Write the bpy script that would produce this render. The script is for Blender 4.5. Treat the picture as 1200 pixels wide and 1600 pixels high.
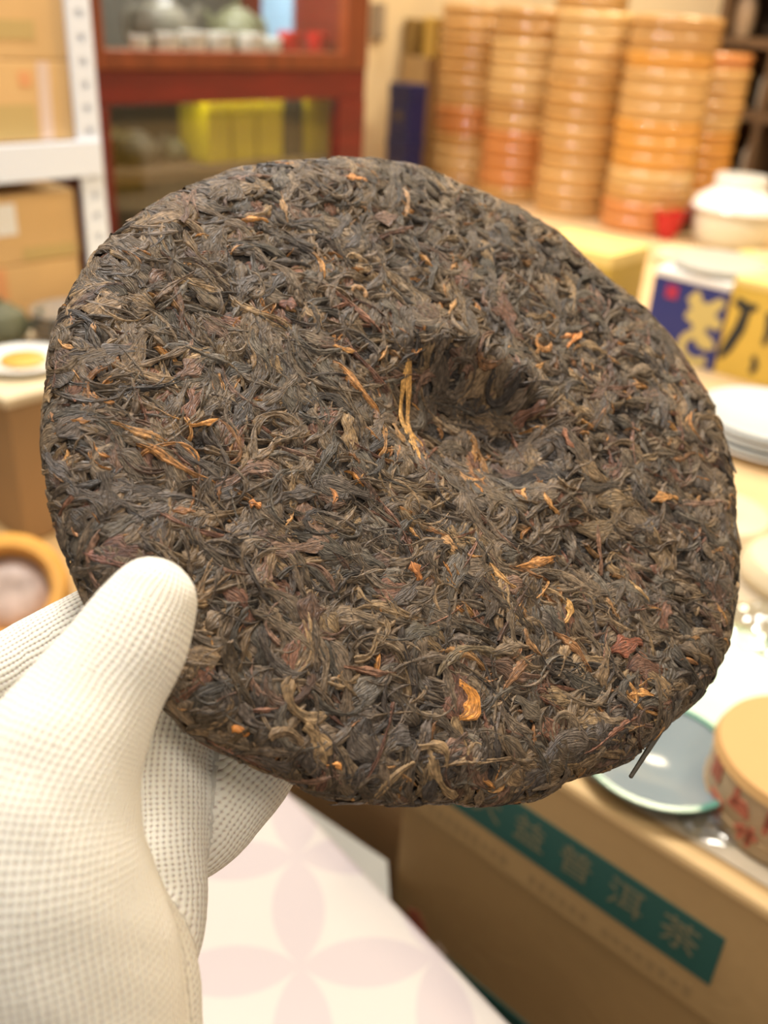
import bpy, bmesh, math, random
import numpy as np
from mathutils import Matrix, Vector, noise as mnoise

for o in list(bpy.data.objects):
    bpy.data.objects.remove(o)
SC = bpy.context.scene
COL = SC.collection
rng = np.random.default_rng(11)
random.seed(5)

# ------------------------------------------------------------------ camera
FPX = 1450.0
PITCH, ROLL = math.radians(28.5), math.radians(3.7)
F = np.array([0, math.cos(PITCH), -math.sin(PITCH)])
U0 = np.array([0, math.sin(PITCH), math.cos(PITCH)])
R0 = np.array([1.0, 0, 0])
R = R0 * math.cos(ROLL) + U0 * math.sin(ROLL)
U = U0 * math.cos(ROLL) - R0 * math.sin(ROLL)
CAM = np.array([0, 0, 1.185])
cam = bpy.data.cameras.new('camera')
cam.sensor_fit = 'AUTO'
cam.sensor_width = 36
cam.lens = FPX / 1600 * 36
cam.clip_start = 0.01
cam.dof.use_dof = True
cam.dof.focus_distance = 0.233
cam.dof.aperture_fstop = cam.lens / 3.5
cam.dof.aperture_blades = 0
camo = bpy.data.objects.new('camera', cam)
COL.objects.link(camo)
camo.matrix_world = Matrix(((R[0], U[0], -F[0], CAM[0]), (R[1], U[1], -F[1], CAM[1]), (R[2], U[2], -F[2], CAM[2]), (0, 0, 0, 1)))
SC.camera = camo

# ------------------------------------------------------------------ world, lamps, exposure
W = bpy.data.worlds.new('world')
SC.world = W
W.use_nodes = True
W.node_tree.nodes['Background'].inputs[0].default_value = (1.0, 0.95, 0.88, 1)
W.node_tree.nodes['Background'].inputs[1].default_value = 0.33
SC.view_settings.view_transform = 'Standard'
SC.view_settings.look = 'None'
SC.view_settings.gamma = 1
SC.view_settings.use_curve_mapping = False
SC.view_settings.exposure = 0.42


def area(name, loc, sx, sy, power, col, target=None):
    l = bpy.data.lights.new(name, 'AREA')
    l.shape = 'RECTANGLE'
    l.size, l.size_y = sx, sy
    l.energy = power
    l.color = col
    o = bpy.data.objects.new(name, l)
    COL.objects.link(o)
    o.location = loc
    t = Vector(target) if target else Vector((loc[0], loc[1], 0))
    o.rotation_euler = (t - Vector(loc)).to_track_quat('-Z', 'Y').to_euler()
    return o


area('ceiling_panel_light', (-0.45, 0.85, 2.75), 0.5, 0.5, 34, (1.0, 0.98, 0.95))
area('ceiling_panel_light', (1.25, 1.35, 2.75), 0.5, 0.5, 23, (1.0, 0.84, 0.58))
area('ceiling_spot_light', (-0.22, 2.0, 2.55), 0.10, 0.10, 9, (1.0, 0.93, 0.90))
area('ceiling_panel_light', (0.9, 2.2, 2.75), 0.4, 0.4, 16, (1.0, 0.82, 0.56))
area('ceiling_panel_light', (0.5, -0.6, 2.75), 0.6, 0.6, 12, (1.0, 0.92, 0.8))
SC.cycles.use_denoising = True
SC.cycles.max_bounces = 6
SC.cycles.sample_clamp_indirect = 6


# ------------------------------------------------------------------ pixel helpers (frame 1200 x 1600)
def ray(x, y): return F + R * (x - 600) / FPX - U * (y - 800) / FPX
def at_depth(x, y, d): return CAM + ray(x, y) * d
def on_z(x, y, z):
    v = ray(x, y)
    return CAM + v * (z - CAM[2]) / v[2]
def on_y(x, y, Y): return CAM + ray(x, y) * (Y / ray(x, y)[1])


# ------------------------------------------------------------------ materials
MATS = {}


def mat(name, col, rough=0.6, spec=0.5, coat=0.0, coat_rough=0.15, var=0.0, vscale=20.0, bump=0.0, bscale=60.0, metal=0.0, sss=0.0, stretch=None, sheen=0.0):
    if name in MATS:
        return MATS[name]
    m = bpy.data.materials.new(name)
    m.use_nodes = True
    nt = m.node_tree
    b = nt.nodes['Principled BSDF']
    b.inputs['Base Color'].default_value = (*col, 1)
    b.inputs['Roughness'].default_value = rough
    b.inputs['Specular IOR Level'].default_value = spec
    b.inputs['Coat Weight'].default_value = coat
    b.inputs['Coat Roughness'].default_value = coat_rough
    b.inputs['Metallic'].default_value = metal
    b.inputs['Sheen Weight'].default_value = sheen
    if sss:
        b.inputs['Subsurface Weight'].default_value = sss
        b.inputs['Subsurface Radius'].default_value = (0.004, 0.003, 0.002)
        b.inputs['Subsurface Scale'].default_value = 1
    tc = nt.nodes.new('ShaderNodeTexCoord')
    src = tc.outputs['Object']
    if stretch:
        mp = nt.nodes.new('ShaderNodeMapping')
        mp.inputs['Scale'].default_value = stretch
        nt.links.new(src, mp.inputs[0])
        src = mp.outputs[0]
    if var:
        n = nt.nodes.new('ShaderNodeTexNoise')
        n.inputs['Scale'].default_value = vscale
        n.inputs['Detail'].default_value = 4
        nt.links.new(src, n.inputs['Vector'])
        r = nt.nodes.new('ShaderNodeValToRGB')
        r.color_ramp.elements[0].position = 0.3
        r.color_ramp.elements[1].position = 0.7
        r.color_ramp.elements[0].color = (*[c * (1 - var) for c in col], 1)
        r.color_ramp.elements[1].color = (*[min(1, c * (1 + var)) for c in col], 1)
        nt.links.new(n.outputs[0], r.inputs[0])
        nt.links.new(r.outputs[0], b.inputs['Base Color'])
    if bump:
        n = nt.nodes.new('ShaderNodeTexNoise')
        n.inputs['Scale'].default_value = bscale
        n.inputs['Detail'].default_value = 3
        nt.links.new(src, n.inputs['Vector'])
        bp = nt.nodes.new('ShaderNodeBump')
        bp.inputs['Strength'].default_value = bump
        bp.inputs['Distance'].default_value = 0.004
        nt.links.new(n.outputs[0], bp.inputs['Height'])
        nt.links.new(bp.outputs[0], b.inputs['Normal'])
    MATS[name] = m
    return m


def glass_mat():
    m = bpy.data.materials.new('pane_glass')
    m.use_nodes = True
    nt = m.node_tree
    nt.nodes.clear()
    out = nt.nodes.new('ShaderNodeOutputMaterial')
    mix = nt.nodes.new('ShaderNodeMixShader')
    tr = nt.nodes.new('ShaderNodeBsdfTransparent')
    tr.inputs[0].default_value = (0.88, 0.9, 0.88, 1)
    gl = nt.nodes.new('ShaderNodeBsdfGlossy')
    gl.inputs['Roughness'].default_value = 0.03
    mix.inputs[0].default_value = 0.06
    nt.links.new(tr.outputs[0], mix.inputs[1])
    nt.links.new(gl.outputs[0], mix.inputs[2])
    nt.links.new(mix.outputs[0], out.inputs[0])
    return m


def film_mat():
    m = bpy.data.materials.new('clear_film')
    m.use_nodes = True
    nt = m.node_tree
    nt.nodes.clear()
    out = nt.nodes.new('ShaderNodeOutputMaterial')
    mix = nt.nodes.new('ShaderNodeMixShader')
    tr = nt.nodes.new('ShaderNodeBsdfTransparent')
    tr.inputs[0].default_value = (0.93, 0.95, 0.92, 1)
    gl = nt.nodes.new('ShaderNodeBsdfGlossy')
    gl.inputs['Roughness'].default_value = 0.08
    mix.inputs[0].default_value = 0.3
    nt.links.new(tr.outputs[0], mix.inputs[1])
    nt.links.new(gl.outputs[0], mix.inputs[2])
    nt.links.new(mix.outputs[0], out.inputs[0])
    return m


def petal_mat(lx, ly, rz):
    """white paper printed with pale lilac overlapping circles"""
    m = bpy.data.materials.new('petal_paper')
    m.use_nodes = True
    nt = m.node_tree
    b = nt.nodes['Principled BSDF']
    b.inputs['Roughness'].default_value = 0.45
    tc = nt.nodes.new('ShaderNodeTexCoord')
    mp = nt.nodes.new('ShaderNodeMapping')
    S = 0.078
    mp.inputs['Rotation'].default_value = (0, 0, rz)
    c_, sn = math.cos(rz), math.sin(rz)
    mp.inputs['Location'].default_value = (-(c_ * lx - sn * ly) / S, -(sn * lx + c_ * ly) / S, 0)
    mp.inputs['Scale'].default_value = (1 / S, 1 / S, 0)
    nt.links.new(tc.outputs['Object'], mp.inputs[0])
    fr = nt.nodes.new('ShaderNodeVectorMath')
    fr.operation = 'FRACTION'
    nt.links.new(mp.outputs[0], fr.inputs[0])
    tot = None
    for cx in (0, 1):
        for cy in (0, 1):
            d = nt.nodes.new('ShaderNodeVectorMath')
            d.operation = 'DISTANCE'
            nt.links.new(fr.outputs[0], d.inputs[0])
            d.inputs[1].default_value = (cx, cy, 0)
            l = nt.nodes.new('ShaderNodeMath')
            l.operation = 'LESS_THAN'
            l.inputs[1].default_value = 0.7071
            nt.links.new(d.outputs['Value'], l.inputs[0])
            if tot is None:
                tot = l.outputs[0]
            else:
                a = nt.nodes.new('ShaderNodeMath')
                nt.links.new(tot, a.inputs[0])
                nt.links.new(l.outputs[0], a.inputs[1])
                tot = a.outputs[0]
    g = nt.nodes.new('ShaderNodeMath')
    g.operation = 'GREATER_THAN'
    g.inputs[1].default_value = 1.5
    nt.links.new(tot, g.inputs[0])
    mx = nt.nodes.new('ShaderNodeMix')
    mx.data_type = 'RGBA'
    mx.inputs[6].default_value = (0.50, 0.455, 0.415, 1)
    mx.inputs[7].default_value = (0.435, 0.375, 0.375, 1)
    nt.links.new(g.outputs[0], mx.inputs[0])
    nt.links.new(mx.outputs[2], b.inputs['Base Color'])
    return m


CARD = mat('cardboard', (0.44, 0.28, 0.115), 0.75, var=0.08, vscale=9, bump=0.15, bscale=120)
CARD_RACK = mat('cardboard_tan', (0.66, 0.42, 0.18), 0.75, var=0.1, vscale=6)
CARD_DARK = mat('cardboard_dark', (0.36, 0.22, 0.10), 0.8, var=0.1, vscale=8)
LIT_EDGE = mat('cardboard_lit_edge', (0.66, 0.44, 0.2), 0.7)  # paler than the carton: light caught on its edge, put into the colour
TAPE_GREEN = mat('green_print', (0.012, 0.082, 0.066), 0.6)
GOLD_PRINT = mat('pale_gold_print', (0.17, 0.155, 0.085), 0.6)
FAINT_PRINT = mat('faint_green_print', (0.335, 0.215, 0.09), 0.75)
RED_PRINT = mat('red_print', (0.46, 0.13, 0.07), 0.6)
WHITE_METAL = mat('white_powder_coat', (0.78, 0.82, 0.90), 0.4)
WHITE_PAPER = mat('white_paper', (0.85, 0.83, 0.80), 0.6)
GREY_PAPER = mat('grey_paper', (0.42, 0.40, 0.34), 0.6, var=0.05, vscale=10)
TAPE_PINK = mat('pale_tape', (0.72, 0.55, 0.45), 0.35)
RED_WOOD = mat('red_lacquered_wood', (0.125, 0.007, 0.0035), 0.4, var=0.25, vscale=8, stretch=(1, 1, 6))
BROWN_WOOD = mat('orange_brown_wood', (0.165, 0.036, 0.009), 0.4, var=0.25, vscale=8, stretch=(6, 1, 1))
DARK_WOOD = mat('dark_shelf_wood', (0.13, 0.07, 0.03), 0.6, var=0.3, vscale=10)
DARK_IN = mat('dark_cabinet_back', (0.05, 0.045, 0.035), 0.7)
TABLE_WOOD = mat('pale_table_wood', (0.66, 0.46, 0.24), 0.45, var=0.12, vscale=5, stretch=(1, 8, 1))
PORCELAIN = mat('white_porcelain', (0.86, 0.86, 0.82), 0.12)
JAR_CREAM = mat('cream_glaze', (0.78, 0.74, 0.58), 0.2)
CELADON = mat('celadon_glaze', (0.55, 0.72, 0.60), 0.12)
BLUE_GREY = mat('blue_grey_glaze', (0.19, 0.235, 0.255), 0.12)
TEAL_RIM = mat('teal_glaze', (0.10, 0.26, 0.20), 0.15)
RED_GLAZE = mat('red_glaze', (0.52, 0.01, 0.012), 0.2)
DARK_RED = mat('dark_red_glaze', (0.22, 0.015, 0.015), 0.3)
NAVY = mat('navy_card', (0.008, 0.014, 0.09), 0.45)
BLUE_CARD = mat('blue_card', (0.014, 0.025, 0.17), 0.4)
GOLD_CARD = mat('gold_card', (0.66, 0.44, 0.07), 0.4, var=0.1, vscale=15)
GOLD_MARK = mat('gold_mark', (0.58, 0.46, 0.16), 0.5)
BLACK_INK = mat('black_ink', (0.015, 0.018, 0.02), 0.6)
YELLOW = mat('yellow_card', (0.55, 0.42, 0.006), 0.35)
YELLOW_WRAP = mat('yellow_paper_wrap', (0.80, 0.60, 0.20), 0.5, var=0.08, vscale=25)
BLACK_BOX = mat('black_card', (0.02, 0.02, 0.018), 0.4)
PALE_BLUE = mat('pale_blue_card', (0.30, 0.48, 0.66), 0.4)
SILVER = mat('silver', (0.55, 0.55, 0.53), 0.25, metal=0.8)
STONE_GREY = mat('dark_clay', (0.10, 0.09, 0.07), 0.35, var=0.4, vscale=30)
GREEN_DARK = mat('dark_olive_clay', (0.11, 0.11, 0.06), 0.5)
ORANGE_WOOD = mat('orange_bamboo', (0.72, 0.36, 0.07), 0.35, var=0.12, vscale=30)
WALLC = mat('cream_wall_paint', (0.80, 0.66, 0.42), 0.7)
SIDEWALL = mat('beige_wall_paint', (0.62, 0.55, 0.45), 0.8)
FLOORM = mat('brown_floor_tile', (0.34, 0.22, 0.11), 0.4, var=0.15, vscale=3)
CEILM = mat('ceiling_paint', (0.75, 0.73, 0.7), 0.8)
GLASS = glass_mat()
FILM = film_mat()


# ------------------------------------------------------------------ mesh helpers
def link(name, me, m, parent=None, smooth=False):
    o = bpy.data.objects.new(name, me)
    COL.objects.link(o)
    if m is not None and len(me.materials) == 0:
        me.materials.append(m)
    if parent is not None:
        o.parent = parent
    if smooth:
        me.polygons.foreach_set('use_smooth', [True] * len(me.polygons))
    return o


class MB:
    """collects shapes of ONE part"""
    def __init__(s): s.bm = bmesh.new()

    def box(s, x0, x1, y0, y1, z0, z1, bev=0.0):
        t = bmesh.new()
        bmesh.ops.create_cube(t, size=1, matrix=Matrix.Translation(((x0 + x1) / 2, (y0 + y1) / 2, (z0 + z1) / 2)) @ Matrix.Diagonal((x1 - x0, y1 - y0, z1 - z0, 1)))
        if bev:
            bmesh.ops.bevel(t, geom=t.edges[:], offset=bev, segments=2, affect='EDGES', profile=0.5)
        s._take(t)
        return s

    def obox(s, size, mtx, bev=0.0):
        t = bmesh.new()
        bmesh.ops.create_cube(t, size=1, matrix=Matrix.Diagonal((*size, 1)))
        if bev:
            bmesh.ops.bevel(t, geom=t.edges[:], offset=bev, segments=2, affect='EDGES', profile=0.5)
        t.transform(mtx)
        s._take(t)
        return s

    def lathe(s, prof, seg=32, mtx=None):
        t = bmesh.new()
        rings = []
        for r, z in prof:
            if r < 1e-6:
                rings.append([t.verts.new((0, 0, z))])
            else:
                rings.append([t.verts.new((r * math.cos(2 * math.pi * k / seg), r * math.sin(2 * math.pi * k / seg), z)) for k in range(seg)])
        for a, b in zip(rings, rings[1:]):
            for k in range(seg):
                k2 = (k + 1) % seg
                v = [a[k % len(a)], a[k2 % len(a)], b[k2 % len(b)], b[k % len(b)]]
                u = []
                for q in v:
                    if q not in u: u.append(q)
                if len(u) > 2:
                    try: t.faces.new(u)
                    except ValueError: pass
        if mtx is not None: t.transform(mtx)
        s._take(t)
        return s

    def prism(s, poly, z0, z1):
        t = bmesh.new()
        a = [t.verts.new((p[0], p[1], z0)) for p in poly]
        b = [t.verts.new((p[0], p[1], z1)) for p in poly]
        n = len(poly)
        t.faces.new(a[::-1]); t.faces.new(b)
        for k in range(n): t.faces.new((a[k], a[(k + 1) % n], b[(k + 1) % n], b[k]))
        s._take(t)
        return s

    def stroke(s, pts, wid, th=0.0006):
        """a brush stroke on the local XZ plane, proud towards -Y"""
        t = bmesh.new()
        pts = [Vector((p[0], 0, p[1])) for p in pts]
        L = []
        for i, p in enumerate(pts):
            d = (pts[min(i + 1, len(pts) - 1)] - pts[max(i - 1, 0)]).normalized()
            n = Vector((-d.z, 0, d.x))
            w = wid[i] if isinstance(wid, (list, tuple)) else wid
            L.append([t.verts.new(p + n * w / 2), t.verts.new(p - n * w / 2), t.verts.new(p - n * w / 2 + Vector((0, -th, 0))), t.verts.new(p + n * w / 2 + Vector((0, -th, 0)))])
        for a, b in zip(L, L[1:]):
            for k in range(4):
                t.faces.new((a[k], a[(k + 1) % 4], b[(k + 1) % 4], b[k]))
        t.faces.new(L[0]); t.faces.new(L[-1][::-1])
        s._take(t)
        return s

    def _take(s, t):
        me = bpy.data.meshes.new('tmp')
        bmesh.ops.recalc_face_normals(t, faces=t.faces[:])
        t.to_mesh(me); t.free()
        s.bm.from_mesh(me)
        bpy.data.meshes.remove(me)

    def build(s, name, m, parent=None, smooth=False):
        me = bpy.data.meshes.new(name)
        s.bm.to_mesh(me); s.bm.free()
        o = link(name, me, m, parent, smooth)
        if smooth:
            es = me.edges
            me.set_sharp_from_angle(angle=math.radians(40))
        return o


def tag(o, label, cat, group=None):
    o['label'] = label
    o['category'] = cat
    if group: o['group'] = group
    return o


def thing(name, label, cat, loc=(0, 0, 0), rz=0.0, group=None):
    o = bpy.data.objects.new(name, None)
    o.empty_display_size = 0.02
    COL.objects.link(o)
    o.location = loc
    o.rotation_euler = (0, 0, rz)
    return tag(o, label, cat, group)


def struct(o):
    o['kind'] = 'structure'
    return o


def text_mesh(body, size, name, m, parent, mtx, bold=0.0, depth=0.0002):
    cu = bpy.data.curves.new('lettering', 'FONT')
    cu.body = body
    cu.size = size
    cu.align_x = 'CENTER'
    cu.align_y = 'CENTER'
    cu.extrude = depth
    cu.offset = bold
    t = bpy.data.objects.new('lettering', cu)
    COL.objects.link(t)
    dg = bpy.context.evaluated_depsgraph_get()
    me = bpy.data.meshes.new_from_object(t.evaluated_get(dg))
    bpy.data.objects.remove(t)
    me.transform(mtx)
    me.materials.clear()
    return link(name, me, m, parent)


# ================================================================== the room: its walls run along D and M
ZT = 0.80
A = on_z(880, 1220, ZT)
B = on_z(1200, 1420, ZT)
D = (B - A) / np.linalg.norm(B - A)
M = np.array([-D[1], D[0], 0])
ANG_D = math.atan2(D[1], D[0])               # faces towards -M
ANG_M = math.atan2(M[1], M[0])               # faces towards +D


def dm(t, m): return A + D * t + M * m


def on_face(x, y, O, a, yo=0.0):
    """picture position -> local x and z on the upright plane y = yo of a thing at O turned by a"""
    ex = np.array([math.cos(a), math.sin(a), 0]); ey = np.array([-math.sin(a), math.cos(a), 0])
    o = np.array([O[0], O[1], 0]) + ey * yo
    v = ray(x, y)
    p = CAM + v * (((o - CAM) @ ey) / (v @ ey))
    return float((p - o) @ ex), float(p[2])


CAB_O = on_y(150, 108, 1.42) * np.array([1, 1, 0])
RACK_O = on_y(139, 0, 1.30) * np.array([1, 1, 0])
WL = float((CAB_O - A) @ D) - 0.46           # plane of the left wall
WB = 2.62                                    # plane of the back wall
fl = [dm(WL - 0.1, -3.2), dm(3.2, -3.2), dm(3.2, WB + 0.1), dm(WL - 0.1, WB + 0.1)]
struct(MB().prism([q[:2] for q in fl], -0.05, 0).build('floor', FLOORM))
struct(MB().prism([q[:2] for q in (dm(WL - 0.05, -1.5), dm(WL, -1.5), dm(WL, WB + 0.05), dm(WL - 0.05, WB + 0.05))], 0, 2.85).build('wall_left', WALLC))
struct(MB().prism([q[:2] for q in (dm(WL, WB), dm(3.2, WB), dm(3.2, WB + 0.05), dm(WL, WB + 0.05))], 0, 2.85).build('wall_back', WALLC))
struct(MB().prism([q[:2] for q in (dm(WL - 0.05, -1.5), dm(3.2, -1.5), dm(3.2, WB + 0.05), dm(WL - 0.05, WB + 0.05))], 2.85, 2.9).build('ceiling', CEILM))

# ================================================================== the counter and the cartons in front of it
tb = thing('display_table', 'pale wooden display table under the stacks of round boxes', 'table')
poly = [dm(-0.4, 0.345)[:2], dm(0.5, 0.345)[:2], dm(0.5, 2.1)[:2], dm(-1.53, 2.1)[:2], dm(-1.53, 1.02)[:2], dm(-1.0, 1.02)[:2]]
MB().prism(poly, ZT - 0.035, ZT).build('table_top', TABLE_WOOD, tb)
for t_, m_ in ((-0.4, 0.45), (0.44, 0.42), (0.44, 2.0), (-1.3, 2.0), (-1.3, 1.1)):
    q = dm(t_, m_)
    MB().obox((0.06, 0.06, ZT - 0.035), Matrix.Translation((q[0], q[1], (ZT - 0.035) / 2)) @ Matrix.Rotation(ANG_D, 4, 'Z'), 0.003).build('leg', TABLE_WOOD, tb)

# carton with the green stripe
ang = math.atan2(D[1], D[0])
CW, CD, CH = 0.46, 0.33, 0.25
t0 = -0.122
o0 = dm(t0, 0)
ct = thing('stripe_carton', 'brown cardboard carton with a green stripe of Chinese characters along its lid', 'carton', (o0[0], o0[1], ZT - CH), ang)
MB().box(0.004, CW - 0.004, 0.004, CD - 0.004, 0, 0.155, 0.002).build('carton_body', CARD, ct)
MB().box(0, CW, 0, CD, 0.148, CH, 0.0025).build('lid', CARD, ct)
MB().box(0, CW, -0.0012, 0.009, CH - 0.008, CH + 0.0012, 0.003).build('lid_edge_highlight', LIT_EDGE, ct)  # strip with a painted highlight along the rounded lid edge
sh_ = MB().box(0.0, CW - 0.004, 0.012, CD - 0.003, 0, 0.0012, 0.0004).build('paper_sheet', mat('beige_paper', (0.46, 0.38, 0.27), 0.6, spec=0.25), None)
sh_.location = (o0[0], o0[1], ZT + 0.0003); sh_.rotation_euler = (0, 0, ang)
tag(sh_, 'beige paper sheet on top of the green-striped carton under the bowls', 'paper sheet')
st = MB().box(0.0, 0.108 - t0, -0.0008, 0.001, 0.726 - ZT + CH, 0.764 - ZT + CH).build('printed_stripe', TAPE_GREEN, ct)
st['label'] = 'dark green printed stripe'
for ch, t in (('大', -0.047), ('益', -0.0145), ('普', 0.0185), ('洱', 0.052), ('茶', 0.0855)):
    text_mesh(ch, 0.024, 'character', GOLD_PRINT, st, Matrix.Translation((t - t0, -0.0011, 0.7455 - ZT + CH)) @ Matrix.Rotation(math.pi / 2, 4, 'X'), 0.0)
fp = MB()
for k in range(26):
    x = 0.03 + k * 0.0075
    if k in (9, 10, 17): continue
    h = 0.006 + 0.004 * random.random()
    fp.box(x, x + 0.0045, -0.0003 + 0.0, 0.001, 0.711 - ZT + CH - h / 2, 0.711 - ZT + CH + h / 2)
fo = fp.build('faint_print', FAINT_PRINT, ct)
fo['label'] = 'faint greenish small print under the stripe'
MB().box(0.0, CW, 0.0028, 0.0045, 0.012, 0.026).build('green_base_band', TAPE_GREEN, ct)
MB().stroke([(0.022, 0.046), (0.028, 0.036), (0.036, 0.030)], [0.012, 0.016, 0.008]).build('red_print_mark', RED_PRINT, ct).location.y = 0.0042
MB().stroke([(0.046, 0.030), (0.054, 0.024)], [0.010, 0.010]).build('pale_print_mark', TAPE_PINK, ct).location.y = 0.0042

o1 = dm(t0 - 0.372, 0.035)
c2 = thing('plain_carton', 'plain darker brown carton standing left of the green-striped carton', 'carton', (o1[0], o1[1], ZT - 0.30), ang)
MB().box(0, 0.36, 0, 0.28, 0, 0.296, 0.002).build('carton_body', CARD_DARK, c2)
MB().box(-0.001, 0.361, 0.12, 0.16, 0.296, 0.2968).build('tape', TAPE_PINK, c2)
MB().box(0, 0.36, 0, 0.28, -0.25, -0.0005, 0.002).build('carton_base', CARD_DARK, c2)
MB().box(0, 0.36, 0, 0.28, -0.50, -0.2505, 0.002).build('carton_base', CARD_DARK, c2)
sb = thing('under_carton', 'brown carton under the green-striped carton, mostly hidden', 'carton', (o0[0], o0[1], 0), ang)
MB().box(0.004, CW - 0.004, 0.006, CD - 0.004, 0, ZT - CH - 0.0005, 0.002).build('carton_body', CARD_DARK, sb)
MB().box(0.2, 0.25, 0.0052, 0.0062, 0.1, ZT - CH - 0.003).build('tape', TAPE_PINK, sb)

# white boxes at the bottom of the frame, nearer than the cartons
e0, e1 = on_z(465, 1250, 0.70), on_z(800, 1600, 0.70)
ed = (e1 - e0) / np.linalg.norm(e1 - e0)
en = np.array([ed[1], -ed[0], 0])          # towards the camera's left
wa = math.atan2(ed[1], ed[0])
wb = thing('patterned_gift_box', 'white gift box printed with pale lilac overlapping circles, below the glove', 'gift box', (*(e0 - ed * 0.10)[:2], 0.52), wa)
q = (on_z(365, 1425, 0.70) - (e0 - ed * 0.10))
lx, ly = float(q @ ed), float(q @ -en)
qv = on_z(590, 1412, 0.70) - on_z(365, 1425, 0.70)
PM = petal_mat(lx, ly, -math.atan2(float(qv @ -en), float(qv @ ed)))
MB().box(0, 0.42, -0.15, 0, 0, 0.18, 0.004).build('box_lid', PM, wb)
MB().box(0.004, 0.416, -0.146, -0.004, -0.52, -0.0005, 0.002).build('box_base', WHITE_PAPER, wb)
e2_, e3_ = on_z(605, 1345, 0.62), on_z(612, 1450, 0.62)
fd = on_z(390, 1200, 0.62) - e2_
fd = fd / np.linalg.norm(fd)
g = thing('plain_gift_box', 'plain pale grey paper box between the patterned box and the carton', 'gift box')
gp = [(e3_ + fd * 0.12)[:2], (e2_ + fd * 0.17)[:2], e2_[:2], e3_[:2]]
MB().prism(gp, 0.50, 0.62).build('box_lid', GREY_PAPER, g)
gc = sum(np.array(p_) for p_ in gp) / 4
MB().prism([gc + (np.array(p_) - gc) * 0.97 for p_ in gp], 0.0, 0.4995).build('box_base', WHITE_PAPER, g)

# ================================================================== white steel rack with cartons, along the left wall
rk = thing('steel_rack', 'white slotted steel rack holding cartons on the left', 'rack', tuple(RACK_O), ANG_M)
ra0, _ = on_face(101, 0, RACK_O, ANG_M)
PW = -ra0


def post(x0, y):
    pm = MB()
    w = PW
    pm.box(x0, x0 + w * 0.36, y - 0.0015, y, 0, 1.9)
    pm.box(x0 + w * 0.64, x0 + w, y - 0.0015, y, 0, 1.9)
    z = 0.0
    while z < 1.9:
        pm.box(x0 + w * 0.36, x0 + w * 0.64, y - 0.0015, y, z, min(z + 0.019, 1.9))
        z += 0.027
    pm.box(x0, x0 + w, y + 0.003, y + 0.0045, 0, 1.9)
    pm.build('post', WHITE_METAL, rk)


post(-PW, 0); post(-1.0, 0); post(-PW, 0.27); post(-1.0, 0.27)
zb0, zb1 = on_face(60, 281, RACK_O, ANG_M)[1], on_face(60, 230, RACK_O, ANG_M)[1]
for z in (zb0, 0.30, 1.5):
    h_ = zb1 - zb0
    MB().box(-1.0, -0.004, -0.006, -0.0016, z, z + h_, 0.001).box(-1.0, -0.004, -0.006, 0.010, z + h_, z + h_ + 0.004).build('beam', WHITE_METAL, rk)
    MB().box(-1.0, -PW - 0.002, 0.001, 0.27, z + h_ - 0.014, z + h_ - 0.002).build('shelf_board', DARK_WOOD, rk)


def rack_carton(label, px_r, z0, z1, extras, m=CARD_RACK, y=0.012, w=0.42):
    x1 = on_face(px_r[0], px_r[1], RACK_O, ANG_M, y)[0]
    x0 = x1 - w
    exy = np.array([math.cos(ANG_M), math.sin(ANG_M), 0]) * x0 + np.array([-math.sin(ANG_M), math.cos(ANG_M), 0]) * y
    c = thing('rack_carton', label, 'carton', (RACK_O[0] + exy[0], RACK_O[1] + exy[1], z0), ANG_M, 'cartons on the white rack')
    h = z1 - z0
    MB().box(0, w, 0, 0.24, 0, h, 0.002).build('carton_body', m, c)
    MB().box(0.0005, w - 0.0005, 0.11, 0.14, h - 0.0006, h + 0.0004).build('flap_seam', CARD_DARK, c)
    for nm, pa_, pb_, mm in extras:
        a_, za = on_face(pa_[0], pa_[1], RACK_O, ANG_M, y)
        b_, zb = on_face(pb_[0], pb_[1], RACK_O, ANG_M, y)
        MB().box(a_ - x0, b_ - x0, -0.0008, 0.0008, zb - z0, za - z0).build(nm, mm, c)
    return c


GREEN_FAINT = mat('faint_olive_print', (0.52, 0.37, 0.14), 0.7)
RED_FAINT = mat('faint_red_print', (0.72, 0.34, 0.14), 0.7)
fz = lambda x, y: on_face(x, y, RACK_O, ANG_M, 0.012)[1]
zdiv, zlt, zld = fz(50, 94), fz(60, 300), fz(60, 408)
rack_carton('upper tan carton on the white rack, at the top left corner of the picture', (103, 50), zdiv + 0.0008, zdiv + 0.16,
            [('faint_print', (-40, 28), (55, 62), GREEN_FAINT)])
rc = rack_carton('tan carton on the white rack beam with a pale slanting tape strip', (113, 160), zb1 + 0.0045, zdiv,
                 [('faint_print', (-40, 165), (60, 215), GREEN_FAINT), ('red_print', (27, 112), (50, 135), RED_FAINT)])
ta, tz = on_face(70, 155, RACK_O, ANG_M, 0.012)
xr = on_face(113, 160, RACK_O, ANG_M, 0.012)[0]
tp = MB().obox((0.016, 0.0016, zdiv - zb1 - 0.008), Matrix.Translation((ta - xr + 0.42, -0.0004, (zdiv - zb1) / 2 - 0.002)) @ Matrix.Rotation(math.radians(2), 4, 'Y')).build('tape_strip', TAPE_PINK, rc)
rack_carton('tan carton with a white label below the white rack beam', (121, 345), zld, zlt,
            [('paper_label', (-60, 326), (28, 366), WHITE_PAPER), ('faint_print', (35, 388), (120, 396), GREEN_FAINT)])
rack_carton('lowest visible tan carton on the rack, under the one with the white label', (128, 440), zld - 0.14, zld - 0.0008, [('faint_print', (-20, 425), (15, 470), RED_FAINT)])
rack_carton('carton at the bottom of the rack stack, mostly hidden', (128, 440), 0.30 + zb1 - zb0 + 0.001, zld - 0.1408, [])

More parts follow.
